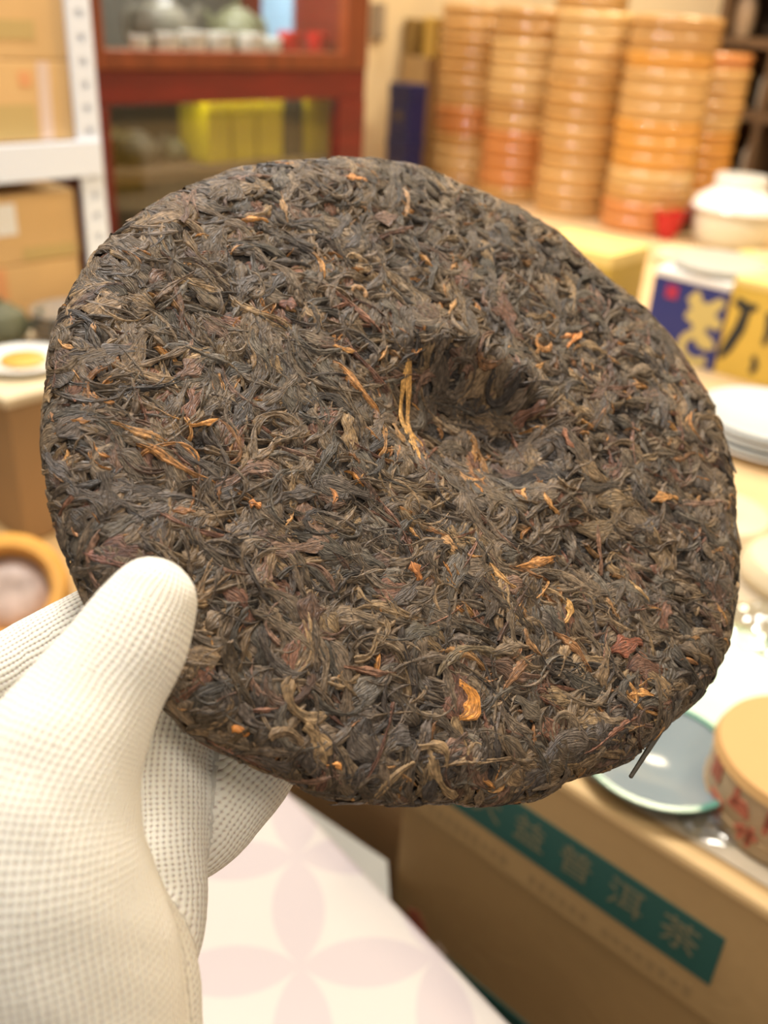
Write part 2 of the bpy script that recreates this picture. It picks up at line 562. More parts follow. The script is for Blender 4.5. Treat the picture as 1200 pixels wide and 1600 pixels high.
# ================================================================== red lacquered cabinet with glass doors
cb = thing('glass_cabinet', 'red-brown lacquered cabinet with glass doors behind the rack', 'cabinet', tuple(CAB_O), ANG_M)
cf = lambda x, y, yo=0.0: on_face(x, y, CAB_O, ANG_M, yo)
KX0, KX1 = -0.03, cf(572, 110)[0]
GX0, GX1, UX1 = cf(172, 200)[0], cf(527, 200)[0], cf(541, 50)[0]
ZR0, ZR1, ZR2 = cf(350, 160)[1], cf(350, 110)[1], cf(350, 80)[1]
ex_, ey_ = np.array([math.cos(ANG_M), math.sin(ANG_M), 0]), np.array([-math.sin(ANG_M), math.cos(ANG_M), 0])


def cab(x, y, z):
    q = CAB_O + ex_ * x + ey_ * y
    return (q[0], q[1], z)


MB().box(KX0, KX0 + 0.02, 0.02, 0.32, 0, 1.9).build('side_panel', RED_WOOD, cb)
MB().box(KX1 - 0.02, KX1, 0.02, 0.32, 0, 1.9).build('side_panel', RED_WOOD, cb)
MB().box(KX0, KX1, 0.32, 0.335, 0, 1.9).build('back_panel', DARK_IN, cb)
MB().box(KX0, KX1, 0, 0.335, 1.9, 1.93).build('cabinet_top', RED_WOOD, cb)
ZS1, ZS2, ZS3 = ZR1 + 0.012, cf(380, 252, 0.06)[1], 0.72
for z in (ZS1, ZS2, ZS3):
    MB().box(KX0 + 0.02, KX1 - 0.02, 0.03, 0.32, z - 0.014, z).build('shelf', DARK_WOOD, cb)
MB().box(KX0, KX1, 0.0, 0.02, ZR0, ZR1, 0.002).build('middle_rail', RED_WOOD, cb)
d2 = MB().box(KX0, GX0, -0.002, 0.02, 0.0, ZR0 - 0.0005, 0.002).box(GX1, KX1, -0.002, 0.02, 0.0, ZR0 - 0.0005, 0.002).box(GX0, GX1, -0.002, 0.02, 0.0, 0.1).build('lower_door', RED_WOOD, cb)
MB().box(GX0, GX1, 0.006, 0.010, 0.1, ZR0 - 0.001).build('pane', GLASS, d2)
d1 = MB().box(KX0, GX0, -0.003, 0.02, ZR1 + 0.0005, 1.9, 0.002).box(UX1, KX1, -0.003, 0.02, ZR1 + 0.0005, 1.9, 0.002).box(GX0, UX1, -0.003, 0.02, ZR1 + 0.0005, ZR2, 0.002).box(GX0, UX1, -0.003, 0.02, 1.85, 1.9).build('upper_door', BROWN_WOOD, cb)
MB().box(GX0, UX1, 0.006, 0.010, ZR2, 1.85).build('pane', GLASS, d1)


def strip_lamp(z, power, col):
    st_ = MB().box(KX0 + 0.04, KX1 - 0.04, 0.05, 0.07, z, z + 0.012, 0.002).build('strip_lamp', WHITE_METAL, cb)
    l = area('cabinet_strip_light', cab((KX0 + KX1) / 2, 0.06, z - 0.003), 0.40, 0.015, power, col)
    l.rotation_euler = (0, 0, ANG_M)


strip_lamp(1.42, 5.0, (1.0, 0.97, 0.95))
strip_lamp(ZR0 + 0.008, 0.35, (1.0, 0.93, 0.8))  # weak unseen lamp, added to brighten the yellow boxes in the lower compartment


def cup_mesh(r, h, name='cup'):
    return [(0, 0), (r * 0.45, 0), (r * 0.5, 0.003), (r * 0.8, h * 0.35), (r, h), (r * 0.93, h), (r * 0.72, h * 0.38), (0, h * 0.15)]


ORD = ['first', 'second', 'third', 'fourth', 'fifth', 'sixth', 'seventh', 'eighth', 'ninth', 'tenth', 'eleventh', 'twelfth', 'thirteenth', 'fourteenth', 'fifteenth']
for i, (px_, sc) in enumerate(((218, 0.8), (262, 1.0), (302, 1.15), (345, 1.15), (392, 1.15), (425, 0.9))):
    x_, _ = cf(px_, 60, 0.07)
    o = MB().lathe(cup_mesh(0.0205 * sc, 0.022 * sc + 0.012), 24).build('teacup', PORCELAIN, None, True)
    o.location = cab(x_, 0.07, ZS1 + 0.0003)
    tag(o, '%s white teacup from the left behind the upper cabinet glass' % ORD[i], 'cup', 'white teacups in the cabinet')
for i, px_ in enumerate((453, 496)):
    x_, _ = cf(px_, 60, 0.07)
    o = MB().lathe(cup_mesh(0.021, 0.042), 24).build('teacup', RED_GLAZE, None, True)
    o.location = cab(x_, 0.07, ZS1 + 0.0003)
    tag(o, ('left' if i == 0 else 'right') + ' one of the two small red cups behind the upper cabinet glass', 'cup', 'red cups in the cabinet')
x_, _ = cf(466, 30, 0.17)
o = thing('pale_blue_box', 'pale blue box behind the red cups in the upper cabinet', 'box', cab(x_, 0.17, ZS1 + 0.0003), ANG_M)
x2_ = min(cf(535, 30, 0.17)[0], KX1 - 0.03) - x_
MB().box(0, x2_, 0, 0.08, 0, 0.16, 0.002).build('box_body', PALE_BLUE, o)
MB().box(-0.001, x2_ + 0.001, -0.001, 0.081, 0.16, 0.19, 0.002).build('box_lid', PALE_BLUE, o)


def teapot(label, loc, s, m, rz=0):
    t = thing('teapot', label, 'teapot', loc, rz, 'teapots in the cabinet')
    MB().lathe([(0, 0), (0.03 * s, 0), (0.052 * s, 0.02 * s), (0.056 * s, 0.04 * s), (0.044 * s, 0.064 * s), (0.03 * s, 0.07 * s), (0, 0.07 * s)], 24).build('pot_body', m, t, True)
    MB().lathe([(0.031 * s, 0.0705 * s), (0.024 * s, 0.079 * s), (0.006 * s, 0.082 * s), (0.008 * s, 0.092 * s), (0, 0.095 * s)], 20).build('pot_lid', m, t, True)
    sp = MB()
    for k in range(5):
        a = k / 4
        sp.obox((0.02 * s, 0.014 * s * (1.2 - 0.5 * a), 0.014 * s * (1.2 - 0.5 * a)), Matrix.Translation((0.05 * s + 0.026 * s * a, 0, 0.035 * s + 0.03 * s * a * a)) @ Matrix.Rotation(-0.6 * a, 4, 'Y'), 0.002)
    sp.build('spout', m, t)
    h = MB()
    for k in range(9):
        a = -1.3 + 2.6 * k / 8
        h.obox((0.008 * s, 0.008 * s, 0.014 * s), Matrix.Translation((-0.05 * s - 0.02 * s * math.cos(a), 0, 0.04 * s + 0.026 * s * math.sin(a))) @ Matrix.Rotation(a, 4, 'Y'), 0.001)
    h.build('handle', m, t)
    return t


teapot('dark clay teapot on the upper cabinet shelf behind the left white cups', cab(cf(250, 20, 0.18)[0], 0.18, ZS1 + 0.0003), 1.0, STONE_GREY, 0.9)
teapot('olive clay teapot in the middle of the upper cabinet shelf', cab(cf(370, 20, 0.18)[0], 0.18, ZS1 + 0.0003), 0.9, GREEN_DARK, 2.6)
for i, (xa, xb, m_, lb) in enumerate(((325, 362, YELLOW, 'bright yellow box leftmost behind the lower cabinet glass'),
                                      (364, 402, YELLOW, 'yellow box second from the left behind the lower cabinet glass'),
                                      (404, 444, YELLOW, 'yellow box just left of the black box in the cabinet'),
                                      (447, 475, BLACK_BOX, 'black box between the yellow boxes in the cabinet'),
                                      (478, 526, YELLOW, 'yellow box right of the black box in the cabinet'))):
    a_, b_ = cf(xa, 200, 0.06)[0], cf(xb, 200, 0.06)[0]
    t = thing('tea_box', lb, 'box', cab(a_, 0.06, ZS2 + 0.0003), ANG_M, 'boxes on the lower cabinet shelf')
    w = min(b_, KX1 - 0.022) - a_ - 0.003
    MB().box(0, w, 0, 0.08, 0, 0.085, 0.002).build('box_body', m_, t)
    MB().box(-0.0006, w + 0.0006, -0.0006, 0.0806, 0.075, 0.100, 0.002).build('box_lid', m_, t)
for i, (x, s_, m_, lb) in enumerate(((212, 0.62, STONE_GREY, 'dark grey teapot at the left of the lower cabinet compartment'), (272, 0.42, GREEN_DARK, 'olive clay teapot beside the yellow boxes in the cabinet'))):
    teapot(lb, cab(cf(x, 230, 0.12)[0], 0.12, ZS2 + 0.0003), s_, m_, 0.5 + i)
for i, (x, m_, lb) in enumerate(((200, GREY_PAPER, 'pale jar at the left of the cabinet shelf below the yellow boxes'), (262, STONE_GREY, 'dark jar in the cabinet below the teapots'), (322, SILVER, 'silver canister in the cabinet just above the tea cake'))):
    t = thing('lidded_jar', lb, 'jar', cab(cf(x, 300, 0.08)[0], 0.08, ZS3 + 0.0003), 0, 'jars on the lower cabinet shelf')
    MB().lathe([(0, 0), (0.022, 0), (0.026, 0.02), (0.026, 0.08), (0.018, 0.1), (0, 0.1)], 24).build('jar_body', m_, t, True)
    MB().lathe([(0, 0.1002), (0.019, 0.1002), (0.019, 0.115), (0.006, 0.119), (0.006, 0.127), (0, 0.128)], 24).build('jar_lid', m_, t, True)

# ================================================================== back wall things, blue boxes
WO = dm(WL, 0)
wx0, wz0 = on_face(577, 62, WO, ANG_M, 0.0)
wx1, wz1 = on_face(598, 5, WO, ANG_M, 0.0)
exm = np.array([math.cos(ANG_M), math.sin(ANG_M), 0])
q = WO + exm * wx0 + D * 0.0005
nt_ = thing('wall_plate', 'small grey-brown plate on the cream wall right of the cabinet', 'plate', (q[0], q[1], wz0), ANG_M)
MB().box(0, wx1 - wx0, -0.012, 0, 0, wz1 - wz0, 0.002).build('plate_frame', mat('grey_brown', (0.26, 0.2, 0.14), 0.5), nt_)
MB().box(0.006, wx1 - wx0 - 0.006, -0.0135, -0.0122, 0.008, wz1 - wz0 - 0.008).build('plate_face', mat('grey_face', (0.33, 0.27, 0.2), 0.5), nt_)
for i, (za, zb, lb) in enumerate(((0.8003, 0.912, 'lower of the two stacked navy blue gift boxes'), (0.9125, 1.030, 'upper of the two stacked navy blue gift boxes'))):
    t = thing('navy_gift_box', lb, 'gift box', (-0.052, 2.42, za), ANG_D, 'navy boxes by the wall')
    MB().box(0, 0.066, 0, 0.062, 0, zb - za - 0.030, 0.002).build('box_body', NAVY, t)
    MB().box(-0.001, 0.067, -0.001, 0.063, zb - za - 0.0298, zb - za - 0.0005, 0.002).build('box_lid', NAVY, t)
    MB().lathe([(0, 0), (0.011, 0), (0.011, 0.0008), (0, 0.0008)], 16, Matrix.Translation((0.033, -0.0002, (zb - za) * 0.4)) @ Matrix.Rotation(math.pi / 2, 4, 'X')).build('emblem', mat('dim_gold', (0.10, 0.08, 0.05), 0.5), t)
q = on_y(640, 90, 2.56)
OLIVE = mat('olive_card', (0.28, 0.18, 0.05), 0.6)
t = thing('tall_carton', 'tan carton standing behind the navy gift boxes', 'carton', (q[0] - 0.02, q[1] + 0.02, ZT), ANG_D)
zc = on_y(650, 88, 2.58)[2] - ZT
MB().box(0, 0.082, 0, 0.055, 0, zc, 0.002).build('carton_body', mat('tan_card', (0.50, 0.34, 0.15), 0.7), t)
MB().box(-0.0005, 0.0825, 0.022, 0.038, zc, zc + 0.0006).build('tape', TAPE_PINK, t)
t = thing('olive_box', 'small olive-brown box on top of the tan carton', 'box', (q[0] - 0.018, q[1] + 0.022, ZT + zc + 0.001), ANG_D)
MB().box(0, 0.036, 0, 0.04, 0, 0.060, 0.002).build('box_body', OLIVE, t)
MB().box(-0.0006, 0.0366, -0.0006, 0.0406, 0.0602, 0.082, 0.002).build('box_lid', OLIVE, t)
q2 = np.array([q[0] - 0.01, q[1] + 0.01, 0]) + D * 0.052 + M * 0.035
t = thing('yellow_tin', 'yellow tin beside the small olive box on the carton', 'tin', (q2[0], q2[1], ZT + zc + 0.001))
MUS = mat('mustard', (0.62, 0.42, 0.09), 0.4)
MB().lathe([(0, 0), (0.022, 0), (0.022, 0.07), (0, 0.07)], 24).build('tin_body', MUS, t, True)
MB().lathe([(0, 0.0702), (0.023, 0.0702), (0.023, 0.085), (0.02, 0.088), (0, 0.088)], 24).build('tin_lid', MUS, t, True)

# ================================================================== stacks of round tea boxes
BR, BH = 0.088, 0.0310
bodyp = [(0, 0), (BR - 0.006, 0), (BR - 0.002, 0.002), (BR - 0.001, 0.008), (BR - 0.002, 0.014), (BR - 0.005, 0.016), (0, 0.016)]
lidp = [(BR - 0.004, 0.0135), (BR, 0.0150), (BR + 0.0015, 0.020), (BR + 0.0008, 0.0250), (BR - 0.0018, 0.0288), (BR - 0.006, 0.0305), (0, 0.0305)]
RB_M = [mat('box_%d' % i, c, 0.38, coat=1.0, coat_rough=0.10, var=0.09, vscale=14, stretch=(1, 1, 6)) for i, c in enumerate(
    ((0.56, 0.30, 0.085), (0.60, 0.34, 0.11), (0.64, 0.29, 0.045), (0.50, 0.26, 0.075), (0.66, 0.41, 0.15), (0.58, 0.22, 0.055)))]
rb_mesh = {}
for k in range(len(RB_M)):
    b = MB().lathe(bodyp, 36).build('box_body', RB_M[k], None, True)
    l = MB().lathe(lidp, 36).build('box_lid', RB_M[k], None, True)
    rb_mesh[k] = (b.data, l.data)
    bpy.data.objects.remove(b); bpy.data.objects.remove(l)
stacks = [  # base x, y, number of boxes, description
    (0.511, 2.067, 13, 'broad front stack'),
    (0.380, 2.200, 13, 'stack just left of the broad front stack'),
    (0.262, 2.350, 13, 'middle stack of the row'),
    (0.150, 2.505, 13, 'leftmost stack beside navy boxes'),
    (0.655, 2.290, 11, 'stack half hidden at the right'),
    (0.420, 2.560, 15, 'rear stack rising above the row'),
]
for si, (x, y, n, ds) in enumerate(stacks):
    r2 = random.Random(40 + si)
    kk = 0
    for k in range(n):
        if r2.random() < 0.6 or k == 0: kk = r2.choice([0, 0, 1, 1, 2, 3, 4, 4, 5])
        w = 'lowest' if k == 0 else ('topmost' if k == n - 1 else ORD[k] + ' from the bottom')
        t = thing('round_box', 'round tan box, %s, %s' % (w, ds), 'round box', (x + r2.uniform(-.002, .002), y + r2.uniform(-.002, .002), ZT + 0.0003 + k * BH), r2.uniform(0, 6), 'round boxes in the stacks')
        link('box_body', rb_mesh[kk][0], None, t)
        link('box_lid', rb_mesh[kk][1], None, t)

# ================================================================== dark shelf at the right back with pots
SHO = dm(float((np.array([0.80, 2.95, 0]) - A) @ D), WB - 0.23)
ds = thing('wooden_shelf', 'dark brown wooden shelf unit at the right back', 'shelf', (SHO[0], SHO[1], 0), ANG_D)
sx = lambda px_, py_, yo=0.0: on_face(px_, py_, SHO, ANG_D, yo)
def shl(x, y, z):
    q = SHO + D * x + M * y
    return (q[0], q[1], z)


u0, u1_, u2_ = sx(1098, 150)[0], sx(1172, 220)[0], 1.0
for x in (u0, u1_, u2_):
    MB().box(x, x + 0.02, 0.0, 0.20, 0, 1.9).build('upright', DARK_WOOD, ds)
MB().box(u0, u2_ + 0.02, 0.202, 0.212, 0, 1.9).build('back_panel', DARK_WOOD, ds)
zs_a, zs_b = sx(1150, 180)[1], sx(1150, 65)[1]
SHZ = (2 * zs_a - zs_b, zs_a, zs_b, 2 * zs_b - zs_a)
for z in SHZ:
    for xa, xb in ((u0 + 0.0205, u1_ - 0.0005), (u1_ + 0.0205, u2_ - 0.0005)):
        MB().box(xa, xb, 0.0, 0.20, z - 0.012, z + 0.012).build('shelf_board', DARK_WOOD, ds)


def jar(label, px_, zi, r, h, m, y=0.07):
    t = thing('clay_jar', label, 'jar', shl(sx(px_, 150, y)[0], y, SHZ[zi] + 0.0123), 0, 'jars on the dark shelf')
    MB().lathe([(0, 0), (r * 0.8, 0), (r, h * 0.2), (r, h * 0.65), (r * 0.62, h * 0.82), (r * 0.62, h * 0.86), (0, h * 0.86)], 24).build('jar_body', m, t, True)
    MB().lathe([(0, h * 0.862), (r * 0.7, h * 0.862), (r * 0.66, h * 0.93), (r * 0.15, h * 0.95), (r * 0.15, h), (0, h)], 24).build('jar_lid', m, t, True)


TANJ = mat('tan_clay', (0.42, 0.28, 0.16), 0.5)
jar('pale jar at the right edge of the shelf, level with the white lidded jar', 1197, 0, 0.028, 0.11, mat('pale_clay', (0.5, 0.42, 0.32), 0.4))
jar('tan clay jar on the shelf just right of the box stacks', 1136, 0, 0.026, 0.11, TANJ)
jar('grey jar on the middle shelf at the right edge', 1199, 1, 0.028, 0.12, mat('grey_clay', (0.40, 0.38, 0.32), 0.4))
jar('brown jar on the upper shelf near the top right corner', 1138, 2, 0.028, 0.12, TANJ)
jar('dark jar on the upper shelf at the right edge', 1199, 2, 0.028, 0.10, STONE_GREY)
OLV = mat('grey_olive_wrap', (0.36, 0.34, 0.20), 0.6)
for k in range(7):
    o = MB().lathe([(0, 0), (0.024, 0), (0.028, 0.004), (0.028, 0.012), (0.024, 0.0165), (0, 0.0165)], 24).build('wrapped_disc', OLV, None, True)
    o.location = shl(sx(1138, 150, 0.07)[0], 0.07, SHZ[1] + 0.0123 + k * 0.0168)
    tag(o, 'grey-olive wrapped tea disc, %s from the bottom of the small shelf stack' % ORD[k], 'tea disc', 'small discs on the dark shelf')

# ================================================================== things on the display table
p = on_y(1137, 380, 1.955)
jx = thing('white_lidded_jar', 'cream porcelain jar with a wide white lid, right of the stacks', 'jar', (p[0], 1.955, ZT))
MB().lathe([(0, 0), (0.064, 0), (0.074, 0.012), (0.078, 0.06), (0.076, 0.066), (0, 0.066)], 40).build('jar_body', JAR_CREAM, jx, True)
MB().lathe([(0.084, 0.0665), (0.088, 0.072), (0.076, 0.092), (0.054, 0.106), (0.050, 0.112), (0.052, 0.128), (0.050, 0.133), (0, 0.134)], 40).build('jar_lid', PORCELAIN, jx, True)
p = on_z(1032, 366, ZT)
o = MB().lathe(cup_mesh(0.030, 0.055), 28).build('red_cup', RED_GLAZE, None, True)
o.location = (p[0], p[1] - 0.045, ZT + 0.0003)
tag(o, 'bright red cup standing in front of the broad stack', 'cup')
p = on_z(1066, 362, ZT)
t = thing('dark_red_tin', 'small dark red tin between the red cup and the white jar', 'tin', (p[0], p[1] + 0.01, ZT))
MB().lathe([(0, 0), (0.021, 0), (0.021, 0.012), (0, 0.012)], 24).build('tin_base', GREEN_DARK, t, True)
MB().lathe([(0.0215, 0.0122), (0.0215, 0.048), (0.018, 0.052), (0, 0.052)], 24).build('tin_lid', DARK_RED, t, True)


def wrapped_cake(label, x, y, z, r, h, m, nib=None, group='wrapped cakes on the table'):
    t = thing('wrapped_tea_cake', label, 'wrapped cake', (x, y, z), random.uniform(0, 6), group)
    MB().lathe([(0, 0), (r * 0.93, 0), (r, h * 0.3), (r * 0.99, h * 0.55), (r * 0.86, h * 0.9), (r * 0.6, h), (0, h * 1.02)], 40).build('paper_wrap', m, t, True)
    MB().lathe([(0, h * 1.015), (r * 0.42, h * 1.005), (r * 0.42, h * 1.03), (0, h * 1.04)], 32).build('round_print', nib or WHITE_PAPER, t, True)
    return t


CREAM_WRAP = mat('cream_paper_wrap', (0.70, 0.58, 0.38), 0.45, var=0.05, vscale=30, bump=0.3, bscale=70)
for i, (x, y, r_, m_, lb) in enumerate(((908, 383, 0.068, YELLOW_WRAP, 'yellow wrapped tea cake in front of the box stacks, left of the red cup'),
                                    (1072, 394, 0.058, CREAM_WRAP, 'cream wrapped tea cake in front of the red cup and white jar'),
                                    (1195, 402, 0.058, YELLOW_WRAP, 'yellow wrapped tea cake below the white jar at the right'))):
    p = on_z(x, y, ZT + 0.02)
    wrapped_cake(lb, p[0], p[1], ZT + 0.0003, r_, 0.024, m_, GOLD_MARK if i == 0 else CREAM_WRAP)

# blue and gold gift boxes: front faces parallel to the carton edge
K0 = on_z(1000, 548, ZT)
bd = D.copy()
ba = math.atan2(bd[1], bd[0])
BHt = 0.112
t = thing('blue_gift_box', 'blue gift box with a gold brush emblem and a small red seal', 'gift box', (K0[0], K0[1], ZT), ba)
MB().box(0, 0.103, 0, 0.12, 0, BHt - 0.01, 0.0015).build('box_body', BLUE_CARD, t)
MB().box(-0.0008, 0.1038, -0.0008, 0.1208, BHt - 0.0098, BHt, 0.0015).build('box_lid', WHITE_PAPER, t)
MB().box(0.020, 0.036, -0.0010, 0.0005, 0.078, 0.094).build('red_seal', mat('crimson_seal', (0.42, 0.02, 0.07), 0.5), t)
em = MB()
sh = -0.021
def est(pts, w, th): em.stroke([(a + sh, b) for a, b in pts], w, th)
est([(0.085, 0.094), (0.080, 0.085), (0.090, 0.072), (0.104, 0.075), (0.118, 0.09)], [0.008, 0.018, 0.022, 0.018, 0.010], 0.0008)
est([(0.074, 0.064), (0.09, 0.060), (0.106, 0.064), (0.121, 0.058)], [0.010, 0.020, 0.018, 0.012], 0.0009)
est([(0.098, 0.06), (0.094, 0.046), (0.102, 0.034), (0.114, 0.03)], [0.016, 0.018, 0.016, 0.012], 0.0010)
est([(0.096 + 0.020 * math.cos(a), 0.024 + 0.018 * math.sin(a)) for a in np.linspace(0.2, 5.6, 14)], 0.011, 0.0008)
em.build('gold_emblem', GOLD_MARK, t)
q0 = K0 + bd * 0.1045
t = thing('gold_gift_box', 'gold gift box with bold black brush strokes at the right edge', 'gift box', (q0[0], q0[1], ZT), ba)
MB().box(0, 0.15, 0, 0.12, 0, BHt, 0.0015).build('box_body', GOLD_CARD, t)
MB().box(-0.0, 0.15, -0.0008, 0.1208, BHt + 0.0002, BHt + 0.010, 0.0015).build('box_lid', YELLOW_WRAP, t)
bk = MB()
bk.stroke([(0.008, 0.095), (0.022, 0.088), (0.036, 0.092)], [0.010, 0.014, 0.006], 0.0008)
bk.stroke([(0.024, 0.09), (0.020, 0.062), (0.010, 0.034), (0.004, 0.02)], [0.010, 0.014, 0.013, 0.005], 0.0009)
bk.stroke([(0.050, 0.09), (0.056, 0.07), (0.054, 0.05)], [0.006, 0.010, 0.006], 0.0008)
bk.stroke([(0.046, 0.034), (0.05, 0.022), (0.047, 0.012)], [0.006, 0.009, 0.006], 0.0008)
bk.build('black_brush_strokes', BLACK_INK, t)
K1 = on_z(915, 520, ZT)
t = thing('yellow_gift_box', 'yellow gift box just left of the blue box, behind the tea cake', 'gift box', (K0[0] - 0.15, K0[1] + 0.115, ZT), ba)
MB().box(0, 0.13, 0, 0.10, 0, BHt - 0.004, 0.0015).build('box_body', mat('ochre_card', (0.52, 0.36, 0.06), 0.45), t)
MB().box(-0.0008, 0.1308, -0.0008, 0.1008, BHt - 0.0138, BHt + 0.004, 0.0015).build('box_lid', YELLOW_WRAP, t)
# low discs lying on the gift boxes
for i, (dx, dy, m_, lb) in enumerate(((0.06, 0.06, GREY_PAPER, 'pale grey paper wrapped cake lying on the blue gift box'),
                                      (0.205, 0.06, CREAM_WRAP, 'cream wrapped cake lying on the gold gift box'))):
    q = K0 + bd * dx + np.array([-bd[1], bd[0], 0]) * dy
    wrapped_cake(lb, q[0], q[1], ZT + BHt + (0.0005 if i == 0 else 0.0105), 0.062, 0.016, m_, m_, 'cakes on the gift boxes')

# white plates in a pile at the right edge
for k in range(4):
    q = on_z(1195, 705, ZT)
    o = MB().lathe([(0, 0.0), (0.045, 0.0), (0.048, 0.002), (0.078, 0.010), (0.079, 0.0115), (0.077, 0.0125), (0.047, 0.0045), (0, 0.0035)], 48).build('white_plate', PORCELAIN if k % 2 == 0 else mat('blue_rim_plate', (0.55, 0.60, 0.62), 0.15), None, True)
    o.location = (q[0] + 0.01, q[1] + 0.02, ZT + 0.0003 + k * 0.0075)
    tag(o, '%s plate from the bottom of the white pile at the right edge' % ('lowest' if k == 0 else ('topmost' if k == 3 else ORD[k])), 'plate', 'plates piled at the right edge')
# white and pink wrapped cakes between the plates and the carton top
PINK = mat('pink_print', (0.78, 0.42, 0.34), 0.5)
for i, (x, y, m_, n_, lb) in enumerate(((1262, 880, CREAM_WRAP, PINK, 'cream wrapped cake with a pink print right of the tea cake rim'),
                                        (1120, 800, CREAM_WRAP, CREAM_WRAP, 'plain cream wrapped cake just behind the tea cake rim'))):
    q = on_z(x, y, ZT + 0.02)
    wrapped_cake(lb, q[0], q[1], ZT + 0.0003, 0.050, 0.024, m_, n_, 'wrapped cakes at the right edge')


# clear plastic bags and celadon dishes on the carton top
def bag(label, x, y, r, h, seed):
    nv, nu = 16, 28
    bm = bmesh.new()
    rows = []
    for j in range(nv + 1):
        s = j / nv
        row = []
        for i in range(nu):
            a = 2 * math.pi * i / nu
            rr = r * s * (1 + 0.12 * mnoise.noise(Vector((math.cos(a) * 2 + seed, math.sin(a) * 2, s))))
            z = h * (1 - s ** 3) * (0.75 + 0.5 * mnoise.noise(Vector((rr * math.cos(a) * 90, rr * math.sin(a) * 90, seed)))) + 0.004 * mnoise.noise(Vector((rr * math.cos(a) * 260, rr * math.sin(a) * 260, seed * 2.0)))
            row.append(bm.verts.new((rr * math.cos(a), rr * math.sin(a), max(0.0005, z))))
        rows.append(row)
    for a, b in zip(rows, rows[1:]):
        for i in range(nu):
            bm.faces.new((a[i], a[(i + 1) % nu], b[(i + 1) % nu], b[i]))
    bmesh.ops.remove_doubles(bm, verts=bm.verts[:], dist=1e-6)
    me = bpy.data.meshes.new('plastic_bag')
    bm.to_mesh(me); bm.free()
    o = link('plastic_bag', me, FILM, None, False)
    o.location = (x, y, ZT + 0.0018)
    return tag(o, label, 'plastic bag', 'crumpled clear bags')


q = on_z(1115, 1095, ZT)
d_ = thing('celadon_dish', 'pale green celadon dish on the carton top, under clear film', 'dish', (q[0] + 0.01, q[1] + 0.01, ZT + 0.0018))
MB().lathe([(0, 0), (0.03, 0), (0.031, 0.003), (0.058, 0.010), (0.060, 0.013), (0.057, 0.013), (0.030, 0.006), (0, 0.005)], 40).build('dish_bowl', CELADON, d_, True)
MB().lathe([(0.0575, 0.0132), (0.0605, 0.0132), (0.0605, 0.0142), (0.0575, 0.0142), (0.0575, 0.0132)], 40).build('dish_rim', mat('pale_lime_glaze', (0.62, 0.72, 0.42), 0.1), d_, True)
q = on_z(1020, 1232, ZT)
bw = thing('glazed_bowl', 'shallow blue-grey glazed bowl with a teal rim at the carton edge', 'bowl', (q[0] + 0.002, q[1] + 0.012, ZT + 0.0018))
MB().lathe([(0, 0), (0.022, 0), (0.023, 0.003), (0.044, 0.012), (0.046, 0.015), (0.043, 0.015), (0.022, 0.006), (0, 0.005)], 40).build('bowl_body', BLUE_GREY, bw, True)
MB().lathe([(0.0432, 0.0152), (0.0466, 0.0152), (0.0466, 0.0164), (0.0432, 0.0164), (0.0432, 0.0152)], 40).build('bowl_rim', TEAL_RIM, bw, True)
q = on_z(1135, 1000, ZT)
bag('crumpled clear plastic bag behind the celadon dish', q[0] + 0.02, q[1] + 0.0, 0.042, 0.024, 3.0)
q = on_z(1085, 1285, ZT)
bag('crumpled clear bag lying between the celadon dish and the tea cake rim', *(on_z(1165, 1035, ZT)[:2] + np.array([0.02, -0.005])), 0.026, 0.016, 5.5)
bag('small crumpled clear bag between the glazed bowl and the red-printed drum', q[0] + 0.012, q[1] + 0.004, 0.022, 0.012, 8.0)

# paper drum with red print, bottom right
dr = thing('printed_paper_drum', 'cream paper drum with red printed characters at the lower right corner', 'paper drum', (0.240, 0.385, ZT + 0.0018), 0.0)
DRR, DRH = 0.050, 0.041
PAPER_D = mat('cream_drum_paper', (0.50, 0.36, 0.21), 0.6, var=0.1, vscale=30)
MB().lathe([(0, 0), (DRR - 0.002, 0), (DRR, 0.003), (DRR, DRH - 0.002), (DRR - 0.003, DRH), (0, DRH)], 48).build('drum_body', PAPER_D, dr, True)
MB().lathe([(0, DRH + 0.0002), (DRR - 0.002, DRH + 0.0002), (DRR + 0.0008, DRH - 0.003), (DRR + 0.0012, DRH - 0.003), (DRR - 0.001, DRH + 0.002), (0, DRH + 0.0025)], 48).build('drum_lid', mat('pale_orange_paper', (0.52, 0.30, 0.11), 0.6), dr, True)
MB().lathe([(DRR, 0.010), (DRR + 0.0007, 0.0105), (DRR + 0.0007, 0.0115), (DRR, 0.012), (DRR, 0.010)], 48).build('seam_band', mat('drum_seam', (0.4, 0.26, 0.12), 0.6), dr, True)
for row, zc in ((0, 0.029), (1, 0.011)):
    for k in range(6):
        a = math.radians(-178 + k * 27 + row * 9)
        g_ = MB()
        for _ in range(4):
            x0, z0 = random.uniform(-0.007, 0.005), random.uniform(-0.006, 0.006)
            if random.random() < 0.5: g_.obox((0.0032, 0.0008, random.uniform(0.007, 0.013)), Matrix.Translation((x0, 0, z0 * 0.4)))
            else: g_.obox((random.uniform(0.008, 0.015), 0.0008, 0.0032), Matrix.Translation((0, 0, z0)))
        go = g_.build('red_character', RED_PRINT, dr)
        go.location = ((DRR + 0.0003) * math.cos(a), (DRR + 0.0003) * math.sin(a), zc)
        go.rotation_euler = (0, 0, a + math.pi / 2)

